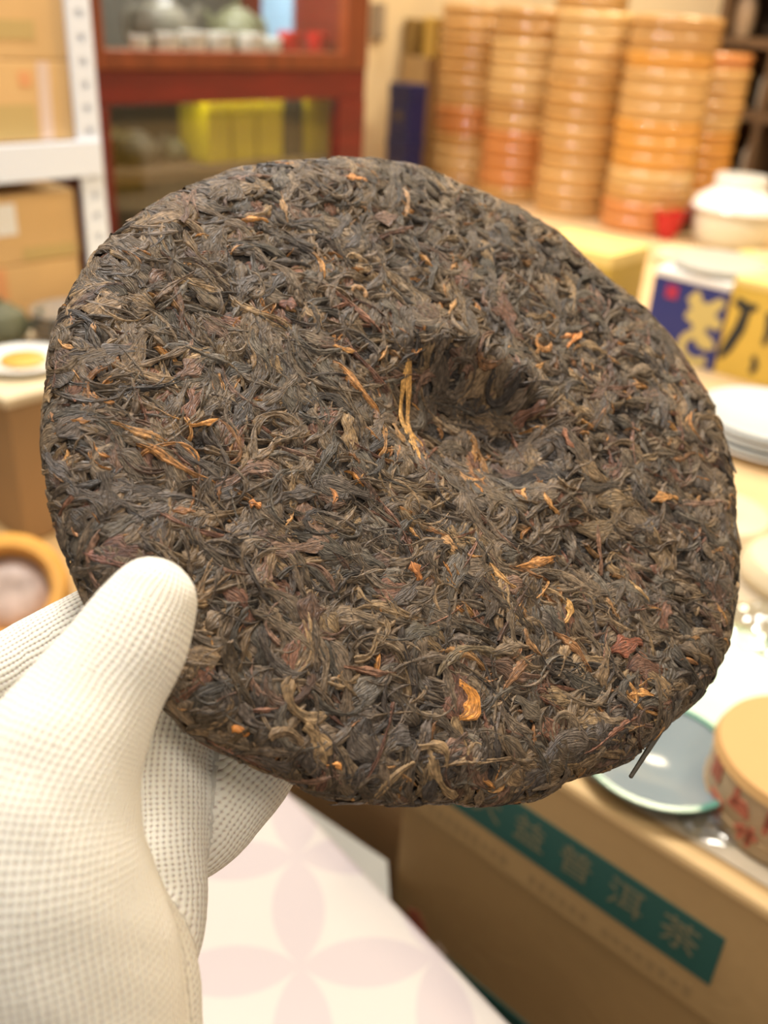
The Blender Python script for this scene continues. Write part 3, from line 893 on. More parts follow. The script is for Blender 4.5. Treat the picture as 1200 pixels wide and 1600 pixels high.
# ================================================================== left side: carton with dishes, bamboo ring box
KL = on_z(8, 622, ZT)
kt, km = float((KL - A) @ D), float((KL - A) @ M)
LZ = 0.62
q = dm(kt - 0.22, km - 0.30)
lc = thing('large_carton', 'large brown carton at the left edge carrying the dish carton and bamboo ring box', 'carton', (q[0], q[1], 0), ANG_D)
MB().box(0, 0.42, 0, 0.75, 0, LZ, 0.003).build('carton_body', CARD, lc)
tpx = on_z(45, 782, LZ)
ty = float((tpx - q) @ M)
MB().box(0.0, 0.4205, ty - 0.016, ty + 0.016, LZ, LZ + 0.0006).build('tape', mat('lilac_grey_tape', (0.50, 0.44, 0.42), 0.4), lc)
t = thing('dish_carton', 'brown carton carrying plates left of the tea cake', 'carton', tuple(dm(kt - 0.215, km) * np.array([1, 1, 0]) + np.array([0, 0, LZ + 0.001])), ANG_D)
MB().box(0, 0.215, 0, 0.42, 0, ZT - LZ - 0.013, 0.002).build('carton_body', CARD_DARK, t)
MB().box(-0.003, 0.218, -0.003, 0.423, ZT - LZ - 0.0128, ZT - LZ - 0.001, 0.002).build('tray_top', CREAM_WRAP, t)
lq = lambda x, y: on_z(x, y, ZT)
q = lq(38, 572)
o = thing('serving_plate', 'white plate with an orange disc on the left carton', 'plate', (q[0], q[1], ZT + 0.0003))
MB().lathe([(0, 0), (0.03, 0), (0.032, 0.002), (0.050, 0.008), (0.051, 0.0105), (0.048, 0.0105), (0.03, 0.005), (0, 0.004)], 40).build('plate_dish', PORCELAIN, o, True)
MB().lathe([(0, 0.0052), (0.024, 0.0052), (0.026, 0.009), (0.023, 0.011), (0, 0.012)], 32).build('orange_disc', ORANGE_WOOD, o, True)
q = dm(kt - 0.125, km + 0.155)
for k in range(5):
    o = MB().lathe([(0, 0.0), (0.028, 0.0), (0.030, 0.002), (0.046, 0.008), (0.047, 0.0095), (0.045, 0.0100), (0.029, 0.0045), (0, 0.0035)], 40).build('silver_dish', SILVER, None, True)
    o.location = (q[0], q[1], ZT + 0.0003 + k * 0.0075)
    tag(o, '%s silvery dish from the bottom of the pile by the tea cake\'s left edge' % ('lowest' if k == 0 else ORD[k]), 'dish', 'silvery dishes on the left carton')
q = dm(kt - 0.165, km + 0.085)
teapot('dark olive teapot on the left carton behind the plate', (q[0], q[1], ZT + 0.0003), 0.6, GREEN_DARK, 0.2)['group'] = 'pots on the left carton'
q = dm(kt - 0.17, km + 0.225)
wrapped_cake('yellow wrapped cake at the back of the left carton', q[0] - 0.01, q[1] + 0.01, ZT + 0.0003, 0.038, 0.02, YELLOW_WRAP, WHITE_PAPER, 'cakes on the left carton')

# round bamboo box lying tilted towards the camera, lower left
rc_ = on_z(15, 925, LZ + 0.055)
rb = thing('bamboo_ring_box', 'round orange bamboo box with a pale wrapped cake inside, lower left edge', 'round box', tuple(rc_))
zd = Vector((0.20, -0.70, 0.68)).normalized()
rb.rotation_euler = zd.to_track_quat('Z', 'Y').to_euler()
MB().lathe([(0.036, -0.018), (0.052, -0.018), (0.055, -0.010), (0.055, 0.012), (0.051, 0.017), (0.042, 0.017), (0.038, 0.012), (0.036, -0.018)], 48).build('bamboo_ring', ORANGE_WOOD, rb, True)
MB().lathe([(0, -0.0185), (0.0355, -0.0185), (0.0355, -0.006), (0.028, 0.002), (0.012, 0.004), (0, 0.001)], 40).build('paper_wrapped_cake', mat('mauve_paper', (0.50, 0.38, 0.32), 0.4, var=0.3, vscale=30, bump=0.6, bscale=60), rb, True)
MB().box(-0.02, 0.02, -0.05, -0.02, -0.045, -0.0186, 0.002).build('prop_block', CARD_DARK, rb)

# ================================================================== the pressed tea cake
TH = math.radians(35)
_a, _b = 0.66, 0.75
_n = math.hypot(_a, _b); _a /= _n; _b /= _n
CC = at_depth(685, 674, 0.2535)
EX = _b * R - _a * U
EY = math.cos(TH) * (_a * R + _b * U) + math.sin(TH) * F
EZ = -math.cos(TH) * F + math.sin(TH) * (_a * R + _b * U)
cake = thing('tea_cake', 'round pressed cake of dark twisted tea leaves held in the gloved hand', 'tea cake')
cake.matrix_world = Matrix(((EX[0], EY[0], EZ[0], CC[0]), (EX[1], EY[1], EZ[1], CC[1]), (EX[2], EY[2], EZ[2], CC[2]), (0, 0, 0, 1)))


def on_cake(x, y, off=0.0):
    """pixel -> cake-plane coordinates in mm"""
    v = ray(x, y)
    o = CC + EZ * off
    t = ((o - CAM) @ EZ) / (v @ EZ)
    p = CAM + v * t - o
    return np.array([p @ EX, p @ EY]) * 1000


OUT = [(500, 255), (570, 253), (640, 266), (740, 303), (830, 348), (910, 408), (945, 443), (1000, 488), (1055, 548), (1085, 600), (1108, 628), (1138, 720),
       (1146, 830), (1148, 920), (1132, 1005), (1098, 1078), (1040, 1130), (985, 1185), (890, 1210), (855, 1240), (700, 1247), (600, 1248), (510, 1240),
       (460, 1210), (390, 1183), (310, 1145), (262, 1092), (190, 1010), (138, 925), (108, 860), (84, 780), (70, 660), (78, 600), (93, 500), (124, 440), (163, 385), (232, 332), (302, 292), (400, 264)]
op = np.array([on_cake(x, y, -0.008) for x, y in OUT])
oph = np.arctan2(op[:, 1], op[:, 0]); opr = np.hypot(op[:, 0], op[:, 1])
_i = np.argsort(oph); oph, opr = oph[_i], opr[_i]
_ph = np.linspace(-math.pi, math.pi, 361)
_rr = np.interp(_ph, np.r_[oph - 2 * math.pi, oph, oph + 2 * math.pi], np.r_[opr, opr, opr])
k_ = np.array([1, 2, 3, 2, 1.0]); k_ /= k_.sum()
_rr = np.convolve(np.r_[_rr[-3:-1], _rr, _rr[1:3]], k_, 'valid')
DIM = on_cake(742, 655)
S0, AX, AZ = 0.875, None, 8.5


def vnoise(x, y, s, seed):
    """cheap smooth value noise, vectorised"""
    x = x / s + 1000; y = y / s + 1000
    xi = np.floor(x).astype(np.int64); yi = np.floor(y).astype(np.int64)
    fx = x - xi; fy = y - yi
    fx = fx * fx * (3 - 2 * fx); fy = fy * fy * (3 - 2 * fy)

    def h(a, b):
        v = (a * 374761393 + b * 668265263 + seed * 1442695041) & 0x7fffffff
        v = ((v ^ (v >> 13)) * 1274126177) & 0x7fffffff
        return ((v ^ (v >> 16)) & 0xffff) / 65535.0
    return (h(xi, yi) * (1 - fx) + h(xi + 1, yi) * fx) * (1 - fy) + (h(xi, yi + 1) * (1 - fx) + h(xi + 1, yi + 1) * fx) * fy * 1.0


def cake_pos(X, Y):
    """unrolled sheet (mm) -> cake surface (mm)"""
    ph = np.arctan2(Y, X); rho = np.hypot(X, Y)
    Rp = np.interp(ph, _ph, _rr)
    lim = S0 * Rp
    ax = Rp - lim
    psi = np.clip((rho - lim) / 10.5, 0, math.pi)
    flat = np.minimum(rho, lim)
    r = flat + ax * np.sin(psi)
    z = -AZ * (1 - np.cos(psi))
    s = flat / Rp
    z = z - 1.6 * s * s
    z = z + 1.5 * (vnoise(X, Y, 17.0, 3) - 0.5) + 0.9 * (vnoise(X, Y, 7.0, 9) - 0.5)
    dx, dy = X - DIM[0], Y - DIM[1]
    dd = np.hypot(dx, dy * 1.02) / (25 + 2.5 * np.sin(2 * np.arctan2(dy, dx) + 0.6))
    near = 0.5 - 0.5 * np.clip((dy + 0.3 * dx) / 18, -1, 1)
    e = np.clip((1.12 + 0.22 * near - dd) / (0.54 + 0.6 * near), 0, 1)
    z = z - 11.5 * e * e * (3 - 2 * e)
    # a lip around the far side of the hollow
    z = z + 1.3 * np.exp(-((dd - 1.2) / 0.16) ** 2) * np.clip(dy / 22, 0, 1)
    return np.stack([r * np.cos(ph), r * np.sin(ph), z], -1)


def cake_nrm(X, Y):
    e = 0.5
    a = cake_pos(X + e, Y) - cake_pos(X - e, Y)
    b = cake_pos(X, Y + e) - cake_pos(X, Y - e)
    n = np.cross(a, b)
    return n / (np.linalg.norm(n, axis=-1, keepdims=True) + 1e-9)


# ---- leaf material: colour per leaf, ridges along the leaf
def leaf_material(name, plain=None):
    m = bpy.data.materials.new(name)
    m.use_nodes = True
    nt = m.node_tree
    b = nt.nodes['Principled BSDF']
    b.inputs['Roughness'].default_value = 0.44
    b.inputs['Specular IOR Level'].default_value = 0.4
    at = nt.nodes.new('ShaderNodeAttribute'); at.attribute_name = 'leaf_uv'
    n = nt.nodes.new('ShaderNodeTexNoise'); n.inputs['Scale'].default_value = 1.0; n.inputs['Detail'].default_value = 3
    n2 = nt.nodes.new('ShaderNodeTexNoise'); n2.inputs['Scale'].default_value = 0.8; n2.inputs['Detail'].default_value = 3
    mp = nt.nodes.new('ShaderNodeMapping'); mp.inputs['Scale'].default_value = (0.4, 2.2, 1)
    nt.links.new(at.outputs['Vector'], mp.inputs[0]); nt.links.new(mp.outputs[0], n.inputs['Vector'])
    nt.links.new(at.outputs['Vector'], n2.inputs['Vector'])
    ca = nt.nodes.new('ShaderNodeAttribute'); ca.attribute_name = 'leaf_col'
    mul = nt.nodes.new('ShaderNodeMix'); mul.data_type = 'RGBA'; mul.blend_type = 'MULTIPLY'
    mul.inputs[0].default_value = 1.0
    rmp = nt.nodes.new('ShaderNodeValToRGB')
    rmp.color_ramp.elements[0].position = 0.32; rmp.color_ramp.elements[1].position = 0.68
    rmp.color_ramp.elements[0].color = (0.5, 0.48, 0.46, 1); rmp.color_ramp.elements[1].color = (1.5, 1.45, 1.35, 1)
    nt.links.new(n2.outputs[0], rmp.inputs[0])
    nt.links.new(ca.outputs['Color'], mul.inputs[6]); nt.links.new(rmp.outputs[0], mul.inputs[7])
    rm2 = nt.nodes.new('ShaderNodeValToRGB')
    rm2.color_ramp.elements[0].position = 0.35; rm2.color_ramp.elements[1].position = 0.65
    rm2.color_ramp.elements[0].color = (0.68, 0.66, 0.64, 1); rm2.color_ramp.elements[1].color = (1.25, 1.23, 1.2, 1)
    nt.links.new(n.outputs[0], rm2.inputs[0])
    mul2 = nt.nodes.new('ShaderNodeMix'); mul2.data_type = 'RGBA'; mul2.blend_type = 'MULTIPLY'; mul2.inputs[0].default_value = 1.0
    nt.links.new(mul.outputs[2], mul2.inputs[6]); nt.links.new(rm2.outputs[0], mul2.inputs[7])
    nt.links.new(mul2.outputs[2], b.inputs['Base Color'])
    bp = nt.nodes.new('ShaderNodeBump'); bp.inputs['Strength'].default_value = 1.0; bp.inputs['Distance'].default_value = 0.0011
    nt.links.new(n.outputs[0], bp.inputs['Height']); nt.links.new(bp.outputs[0], b.inputs['Normal'])
    return m


LEAF = leaf_material('dry_tea_leaf')
NS, NC = 12, 9


def leaf_batch(x0, y0, ang0, length, width, height, curv, wig, wph, z0, lift, flat, tp):
    """all arguments arrays of n leaves (mm). returns verts (n,NS,NC,3) mm and uv"""
    n = len(x0)
    t = np.linspace(0, 1, NS)[None, :]
    h = ang0[:, None] + curv[:, None] * (t - 0.5) * length[:, None] + wig[:, None] * np.sin(t * 7 + wph[:, None])
    ds = length[:, None] / (NS - 1)
    cx = np.cumsum(np.cos(h) * ds, 1); cy = np.cumsum(np.sin(h) * ds, 1)
    cx = cx - cx[:, NS // 2:NS // 2 + 1] + x0[:, None]; cy = cy - cy[:, NS // 2:NS // 2 + 1] + y0[:, None]
    tap = np.sin(np.pi * np.clip(t * 0.94 + 0.03, 0, 1)) ** tp[:, None]
    tw = 0.85 + 0.35 * np.sin(t * 9 + wph[:, None] * 3)
    w = width[:, None] * tap * tw * 0.5
    c = np.linspace(-1, 1, NC)[None, None, :]
    edge = 1 + 0.22 * np.sin(t[:, :, None] * 17 + c * 2.0 + wph[:, None, None] * 5) * np.abs(c)
    px_ = cx[:, :, None] - np.sin(h)[:, :, None] * w[:, :, None] * c * edge
    py_ = cy[:, :, None] + np.cos(h)[:, :, None] * w[:, :, None] * c * edge
    arch = np.sqrt(np.clip(1 - c * c, 0, 1)) ** np.where(flat[:, None, None] > 0.5, 0.35, 0.8)
    rid = np.sin(c * (3.2 + 2.2 * flat[:, None, None]) * 1.6 + wph[:, None, None] * 4 + 5 * t[:, :, None] * (0.6 + 0.5 * np.sin(wph)[:, None, None]))
    eta = height[:, None, None] * (arch * (0.72 + 0.40 * rid * (0.4 + 0.6 * arch)) * np.clip(tap[:, :, None] * 1.3, 0, 1)) - (0.35 - 0.3 * flat[:, None, None]) * (1 - arch)
    endd = np.abs(t - 0.5) * 2
    eta = eta + (z0[:, None] + lift[:, None] * (endd ** 2) * np.sign(t - 0.5 + 1e-6) * 0.8 - 0.75 * endd ** 3)[:, :, None]
    eta = np.where(eta > 0.85, 0.85 + (eta - 0.85) * 0.35, eta)
    P = cake_pos(px_, py_) + cake_nrm(px_, py_) * eta[..., None]
    uv = np.zeros((n, NS, NC, 3))
    rnd = rng.uniform(0, 500, n)
    uv[..., 0] = t[:, :, None] * length[:, None, None] + rnd[:, None, None]
    uv[..., 1] = (c * width[:, None, None] * 0.62) + rnd[:, None, None] * 0.7
    uv[..., 2] = rnd[:, None, None]
    return P, uv


qi, qj = np.meshgrid(np.arange(NS - 1), np.arange(NC - 1), indexing='ij')
QUAD = np.stack([qi * NC + qj, qi * NC + qj + 1, (qi + 1) * NC + qj + 1, (qi + 1) * NC + qj], -1).reshape(-1, 4)


def leaf_mesh(name, P, uv, col):
    n = P.shape[0]
    V = (P.reshape(-1, 3) / 1000).astype(np.float32)
    Fc = (QUAD[None] + (np.arange(n) * NS * NC)[:, None, None]).reshape(-1, 4).astype(np.int32)
    me = bpy.data.meshes.new(name)
    me.vertices.add(len(V)); me.vertices.foreach_set('co', V.ravel())
    me.loops.add(Fc.size); me.loops.foreach_set('vertex_index', Fc.ravel())
    me.polygons.add(len(Fc)); me.polygons.foreach_set('loop_start', np.arange(0, Fc.size, 4, dtype=np.int32))
    me.polygons.foreach_set('use_smooth', np.ones(len(Fc), dtype=bool))
    a = me.attributes.new('leaf_uv', 'FLOAT_VECTOR', 'POINT')
    a.data.foreach_set('vector', uv.reshape(-1, 3).astype(np.float32).ravel())
    c = me.attributes.new('leaf_col', 'FLOAT_COLOR', 'POINT')
    cc = np.ones((n, NS * NC, 4), np.float32); cc[..., :3] = col[:, None, :]
    c.data.foreach_set('color', cc.ravel())
    me.update(calc_edges=True)
    me.materials.append(LEAF)
    return me


PAL = np.array([(0.105, 0.078, 0.055), (0.130, 0.095, 0.062), (0.075, 0.060, 0.050), (0.165, 0.112, 0.064), (0.135, 0.080, 0.055), (0.092, 0.078, 0.062), (0.200, 0.135, 0.072)])
PALW = np.array([0.26, 0.22, 0.16, 0.11, 0.07, 0.12, 0.06])
GOLD = np.array([(0.48, 0.23, 0.075), (0.40, 0.22, 0.09), (0.56, 0.30, 0.11), (0.32, 0.16, 0.07)])
REDL = np.array([(0.150, 0.075, 0.052), (0.190, 0.095, 0.062)])


def scatter(n, big=False):
    rho = np.sqrt(rng.uniform(0, 1, n)); ph = rng.uniform(-math.pi, math.pi, n)
    Rp = np.interp(ph, _ph, _rr)
    mx = (Rp * S0 + 24) if not big else Rp * S0 + 9
    x = rho * mx * np.cos(ph); y = rho * mx * np.sin(ph)
    flow = 6.3 * vnoise(x, y, 26.0, 21) + 3.0 * vnoise(x, y, 11.0, 33)
    ang = flow + rng.normal(0, 0.8, n)
    k = rng.uniform(0, 1, n)
    L = rng.uniform(9, 22, n); Wd = rng.uniform(1.6, 3.4, n); H = rng.uniform(0.9, 1.45, n)
    cv = rng.normal(0, 0.11, n); wig = rng.uniform(0, 0.35, n); flat = np.zeros(n); tp = rng.uniform(0.10, 0.32, n)
    col = PAL[rng.choice(len(PAL), n, p=PALW)] * np.array([1.10, 1.12, 1.16]) * rng.uniform(0.55, 1.5, n)[:, None]
    br = k < 0.33                                   # broad pressed leaf pieces
    L[br] = rng.uniform(7, 15, br.sum()); Wd[br] = rng.uniform(3.6, 7.0, br.sum()); H[br] = rng.uniform(0.55, 1.0, br.sum()); flat[br] = 1; cv[br] *= 0.5; tp[br] = rng.uniform(0.2, 0.5, br.sum())
    sm = (k > 0.33) & (k < 0.35)                   # stems
    L[sm] = rng.uniform(9, 19, sm.sum()); Wd[sm] = rng.uniform(0.9, 1.4, sm.sum()); H[sm] = 1.2; cv[sm] *= 0.15; wig[sm] *= 0.2; tp[sm] = 0.12
    col[sm] = REDL[rng.choice(2, sm.sum())] * rng.uniform(0.8, 1.5, sm.sum())[:, None]
    gd = k > 0.92                                   # golden buds
    L[gd] = rng.uniform(4, 9, gd.sum()); Wd[gd] = rng.uniform(0.9, 2.0, gd.sum()); col[gd] = GOLD[rng.choice(4, gd.sum())] * rng.uniform(0.6, 1.15, gd.sum())[:, None]; tp[gd] = 0.6
    rd = (k > 0.31) & (k < 0.33)
    col[rd] = REDL[rng.choice(2, rd.sum())]
    th = (k > 0.36) & (k < 0.44)                    # thin wiry shreds
    Wd[th] = rng.uniform(0.8, 1.3, th.sum()); L[th] = rng.uniform(7, 15, th.sum()); cv[th] *= 1.7; H[th] = rng.uniform(0.6, 0.9, th.sum())
    z0 = rng.uniform(-0.95, 0.35, n); lift = rng.normal(0, 0.25, n)
    rim = np.hypot(x, y) > Rp * S0
    z0[rim] += rng.uniform(-0.1, 0.9, rim.sum()); lift[rim] += rng.normal(0, 1.3, rim.sum())
    return dict(x0=x, y0=y, ang0=ang, length=L, width=Wd, height=H, curv=cv, wig=wig, wph=rng.uniform(0, 6.3, n), z0=z0, lift=lift, flat=flat, tp=tp), col


# cake body below the leaves
rows, NSEG = [], 180
sv = np.r_[np.linspace(0.001, 1.0, 46)]
phs = np.linspace(-math.pi, math.pi, NSEG, endpoint=False)
Rps = np.interp(phs, _ph, _rr)
for s in sv:
    rho = s * (Rps * S0 + 10.5 * math.pi)
    X, Y = rho * np.cos(phs), rho * np.sin(phs)
    rows.append(cake_pos(X, Y) - cake_nrm(X, Y) * 0.55)
last = rows[-1]
for k, f_ in ((1, 0.75), (2, 0.4), (3, 0.02)):
    q = last.copy(); q[:, :2] *= f_; q[:, 2] = last[:, 2].mean() - 6.0 * (1 - f_ * f_)
    rows.append(q)
V = np.concatenate(rows) / 1000
Fs = []
for j in range(len(rows) - 1):
    for i in range(NSEG):
        i2 = (i + 1) % NSEG
        Fs.append((j * NSEG + i, (j + 1) * NSEG + i, (j + 1) * NSEG + i2, j * NSEG + i2))
me = bpy.data.meshes.new('cake_body')
me.from_pydata(V.tolist(), [], Fs)
link('cake_body', me, mat('packed_leaf_mass', (0.040, 0.031, 0.024), 0.75, var=0.5, vscale=400, bump=1.0, bscale=700), cake, True)

prm, col = scatter(5200)
Pp, uv = leaf_batch(**prm)
o = link('pressed_leaves', leaf_mesh('pressed_leaves', Pp, uv, col), None, cake)
o['kind'] = 'stuff'

# the largest leaves, each one a part: first the ones that stand out in the photograph, then others on the top layer
FEAT = [  # pixel path, width mm, colour, flat
    ([(714, 1072), (738, 1088), (742, 1112), (724, 1130)], 4.2, (0.46, 0.20, 0.045), 1), ([(643, 565), (637, 620), (648, 690)], 2.4, (0.40, 0.23, 0.07), 1),
    ([(650, 560), (652, 640), (662, 705)], 2.6, (0.44, 0.25, 0.08), 1), ([(648, 650), (662, 665), (680, 682)], 2.2, (0.40, 0.22, 0.07), 1),
    ([(888, 540), (900, 528), (912, 516)], 1.9, (0.55, 0.23, 0.07), 0), ([(878, 528), (890, 524), (904, 522)], 1.6, (0.46, 0.20, 0.07), 0),
    ([(690, 842), (702, 852), (712, 862)], 3.6, (0.36, 0.21, 0.10), 1), ([(955, 1020), (980, 1008), (1000, 1004)], 5.2, (0.17, 0.058, 0.032), 1),
    ([(985, 1050), (1010, 1040), (1035, 1050)], 6.5, (0.10, 0.050, 0.034), 1), ([(930, 1160), (965, 1135), (1003, 1106)], 1.7, (0.15, 0.070, 0.045), 0),
    ([(440, 478), (452, 474), (462, 478)], 4.2, (0.15, 0.070, 0.052), 1), ([(300, 662), (320, 664), (345, 652)], 1.6, (0.42, 0.20, 0.06), 0),
    ([(935, 825), (938, 860), (942, 900)], 1.5, (0.14, 0.075, 0.045), 0), ([(880, 672), (885, 690), (892, 704)], 1.6, (0.26, 0.12, 0.07), 0),
    ([(540, 1042), (580, 1048), (622, 1050)], 2.0, (0.16, 0.085, 0.055), 0), ([(1020, 790), (1040, 776), (1060, 780)], 3.0, (0.30, 0.15, 0.05), 1),
    ([(985, 910), (1000, 925), (1015, 940)], 1.6, (0.45, 0.30, 0.15), 0), ([(770, 880), (785, 905), (808, 920)], 1.8, (0.38, 0.22, 0.09), 0),
    ([(885, 940), (890, 958), (882, 975)], 2.2, (0.42, 0.24, 0.08), 0), ([(855, 768), (860, 790), (872, 800)], 2.0, (0.36, 0.19, 0.07), 0),
    ([(430, 858), (470, 856), (520, 845)], 4.6, (0.13, 0.080, 0.055), 1), ([(515, 770), (522, 778), (516, 795)], 1.9, (0.40, 0.18, 0.07), 0),
    ([(390, 786), (400, 788), (408, 792)], 2.4, (0.40, 0.17, 0.06), 0), ([(700, 495), (706, 480), (712, 468)], 1.5, (0.38, 0.22, 0.09), 0),
    ([(440, 300), (445, 325), (450, 350)], 2.0, (0.26, 0.16, 0.08), 0), ([(380, 345), (400, 342), (420, 345)], 2.0, (0.42, 0.20, 0.06), 0),
    ([(490, 400), (503, 415), (508, 440)], 1.9, (0.36, 0.19, 0.07), 0), ([(545, 278), (560, 278), (578, 284)], 2.6, (0.40, 0.18, 0.06), 1),
    ([(585, 335), (605, 340), (625, 330)], 5.0, (0.13, 0.080, 0.060), 1), ([(630, 300), (638, 318), (632, 340)], 1.8, (0.30, 0.18, 0.09), 0),
    ([(525, 540), (540, 546), (560, 550)], 1.8, (0.42, 0.22, 0.08), 0), ([(275, 800), (290, 798), (312, 802)], 2.2, (0.22, 0.11, 0.05), 0),
    ([(135, 850), (180, 870), (215, 885)], 2.6, (0.14, 0.065, 0.048), 0), ([(165, 845), (195, 855), (215, 860)], 6.5, (0.085, 0.045, 0.036), 1),
    ([(210, 580), (260, 555), (300, 540)], 2.4, (0.12, 0.085, 0.055), 0), ([(240, 470), (275, 440), (300, 425)], 1.9, (0.11, 0.075, 0.05), 0),
    ([(985, 1085), (1005, 1082), (1022, 1084)], 2.2, (0.42, 0.21, 0.07), 0), ([(985, 1105), (992, 1080), (984, 1070)], 1.8, (0.36, 0.19, 0.07), 0),
    ([(800, 945), (798, 975), (806, 1012)], 2.4, (0.10, 0.075, 0.05), 0), ([(690, 1050), (712, 1020), (745, 1008), (772, 1010)], 2.8, (0.13, 0.10, 0.062), 0),
    ([(825, 985), (830, 1010), (850, 1028)], 1.9, (0.20, 0.11, 0.05), 0), ([(620, 650), (625, 670), (636, 690)], 2.6, (0.24, 0.14, 0.06), 1),
    ([(560, 460), (566, 452), (570, 470)], 2.0, (0.30, 0.18, 0.09), 0), ([(640, 1000), (660, 985), (690, 990)], 4.6, (0.07, 0.06, 0.045), 1),
    ([(810, 1090), (830, 1110), (850, 1125)], 5.0, (0.075, 0.06, 0.045), 1), ([(380, 1135), (388, 1128), (396, 1142)], 2.2, (0.46, 0.19, 0.05), 0),
    ([(525, 1190), (535, 1184), (545, 1196)], 1.6, (0.44, 0.20, 0.06), 0), ([(785, 1200), (795, 1222), (780, 1228)], 1.6, (0.36, 0.20, 0.08), 0),
    ([(640, 880), (650, 895), (655, 908)], 3.0, (0.34, 0.14, 0.05), 0), ([(590, 1000), (605, 985), (600, 960)], 1.7, (0.14, 0.10, 0.06), 0)]
fx = dict(x0=[], y0=[], ang0=[], length=[], width=[], height=[], curv=[], wig=[], wph=[], z0=[], lift=[], flat=[], tp=[])
fcol = []
for path, wd, c, fl in FEAT:
    q = np.array([on_cake(*p) for p in path])
    seg = np.diff(q, axis=0); ln = np.hypot(seg[:, 0], seg[:, 1]).sum()
    a0 = math.atan2(seg[0, 1], seg[0, 0]); a1 = math.atan2(seg[-1, 1], seg[-1, 0])
    da = (a1 - a0 + math.pi) % (2 * math.pi) - math.pi
    mid = q[len(q) // 2] if len(q) % 2 else (q[1] + q[2]) / 2
    vals = dict(x0=mid[0], y0=mid[1], ang0=a0 + da / 2, length=ln * 1.12, width=wd, height=1.1 if not fl else 0.8, curv=da / max(ln * 0.7, 1), wig=0.08, wph=random.uniform(0, 6), z0=0.95, lift=0.0, flat=fl, tp=0.4)
    for k in fx: fx[k].append(vals[k])
    fcol.append([min(0.8, v * 1.45) for v in c])
fx = {k: np.array(v, float) for k, v in fx.items()}
nb = 300 - len(FEAT)
pb_, cb_ = scatter(nb, True)
pb_['length'] = rng.uniform(11, 23, nb); pb_['width'] = np.where(pb_['flat'] > 0.5, pb_['width'] * 1.1, pb_['width'] * 1.35 + 0.5)
pb_['z0'] = rng.uniform(0.25, 0.6, nb)
allp = {k: np.r_[fx[k], pb_[k]] for k in fx}
allc = np.r_[np.array(fcol), cb_]
Pp, uv = leaf_batch(**allp)
for i in range(300):
    link('tea_leaf', leaf_mesh('tea_leaf', Pp[i:i + 1], uv[i:i + 1], allc[i:i + 1]), None, cake)


# loose stalks that stick out of the rim
def stalk(p0, p1, r, col, name='protruding_stalk'):
    a, b = Vector(p0), Vector(p1)
    d = (b - a)
    q = d.to_track_quat('Z', 'Y').to_matrix().to_4x4()
    L_ = d.length
    pr = [(0, 0), (r, 0.0002), (r * 1.1, L_ * 0.3), (r * 0.9, L_ * 0.7), (r * 0.75, L_ * 0.98), (0, L_)]
    return MB().lathe(pr, 8, Matrix.Translation(a) @ q).build(name, mat('stalk_%s' % str(col), col, 0.6, var=0.3, vscale=500), cake, True)


def cl(x, y, z):
    q = on_cake(x, y, z)
    return (q[0] / 1000, q[1] / 1000, z)


stalk(cl(1046, 1120, -0.006), cl(984, 1216, -0.010), 0.0008, (0.07, 0.06, 0.045))
stalk(cl(1140, 790, -0.008), cl(1157, 860, -0.010), 0.0008, (0.11, 0.085, 0.06))

# ================================================================== the gloved hand
# joints given as picture position, distance along the view axis (m) and radius (m)
def J(x, y, d, r): return (at_depth(x, y, d), r)


CHAINS = [
    # thumb, ball of the thumb, wrist
    [J(236, 942, 0.186, 0.0094), J(205, 1000, 0.184, 0.0114), J(150, 1085, 0.180, 0.0128), J(78, 1225, 0.174, 0.0165), J(60, 1390, 0.172, 0.0205), J(90, 1560, 0.176, 0.0235), J(80, 1800, 0.182, 0.027), J(70, 2150, 0.185, 0.027), J(40, 2700, 0.185, 0.029)],
    # side of the palm below the thumb
    [J(70, 1230, 0.176, 0.014), J(160, 1420, 0.187, 0.0125), J(215, 1530, 0.190, 0.0125), J(215, 1640, 0.190, 0.0135), J(180, 1820, 0.190, 0.018)],
    # index finger behind the cake
    [J(330, 880, 0.246, 0.0075), J(250, 920, 0.238, 0.0088), J(167, 966, 0.232, 0.0096), J(32, 1046, 0.224, 0.0104), J(-90, 1130, 0.214, 0.0115), J(-150, 1300, 0.205, 0.016), J(-60, 1520, 0.200, 0.024)],
    # middle finger, seen below the thumb
    [J(360, 930, 0.243, 0.0078), J(305, 1040, 0.232, 0.0098), J(268, 1150, 0.222, 0.0102), J(262, 1290, 0.213, 0.0090), J(266, 1420, 0.206, 0.0082), J(230, 1530, 0.200, 0.0095), J(120, 1660, 0.196, 0.016)],
    # ring finger, folded at the knuckle
    [J(520, 1040, 0.246, 0.0078), J(455, 1130, 0.238, 0.0090), J(380, 1205, 0.231, 0.0124), J(322, 1285, 0.226, 0.0112), J(270, 1330, 0.222, 0.0100), J(180, 1430, 0.212, 0.0125), J(60, 1560, 0.204, 0.020)],
]


def chain_eval(ch, X):
    """signed distance, arc length and nearest axis data of a tapered chain"""
    best = np.full(len(X), 1e9); ul = np.zeros(len(X)); seg = np.zeros(len(X), int); tt = np.zeros(len(X))
    acc = 0.0
    for k in range(len(ch) - 1):
        (a, ra), (b, rb_) = ch[k], ch[k + 1]
        d = b - a; L_ = np.linalg.norm(d)
        tu = ((X - a) @ d) / (L_ * L_)
        t = np.clip(tu, 0, 1)
        te = np.minimum(tu, 1) if k == 0 else t
        dist = np.linalg.norm(X - (a + t[:, None] * d), axis=1) - (ra + (rb_ - ra) * t)
        m_ = dist < best
        best = np.where(m_, dist, best); ul = np.where(m_, acc + te * L_, ul); seg = np.where(m_, k, seg); tt = np.where(m_, t, tt)
        acc += L_
    return best, ul, seg, tt


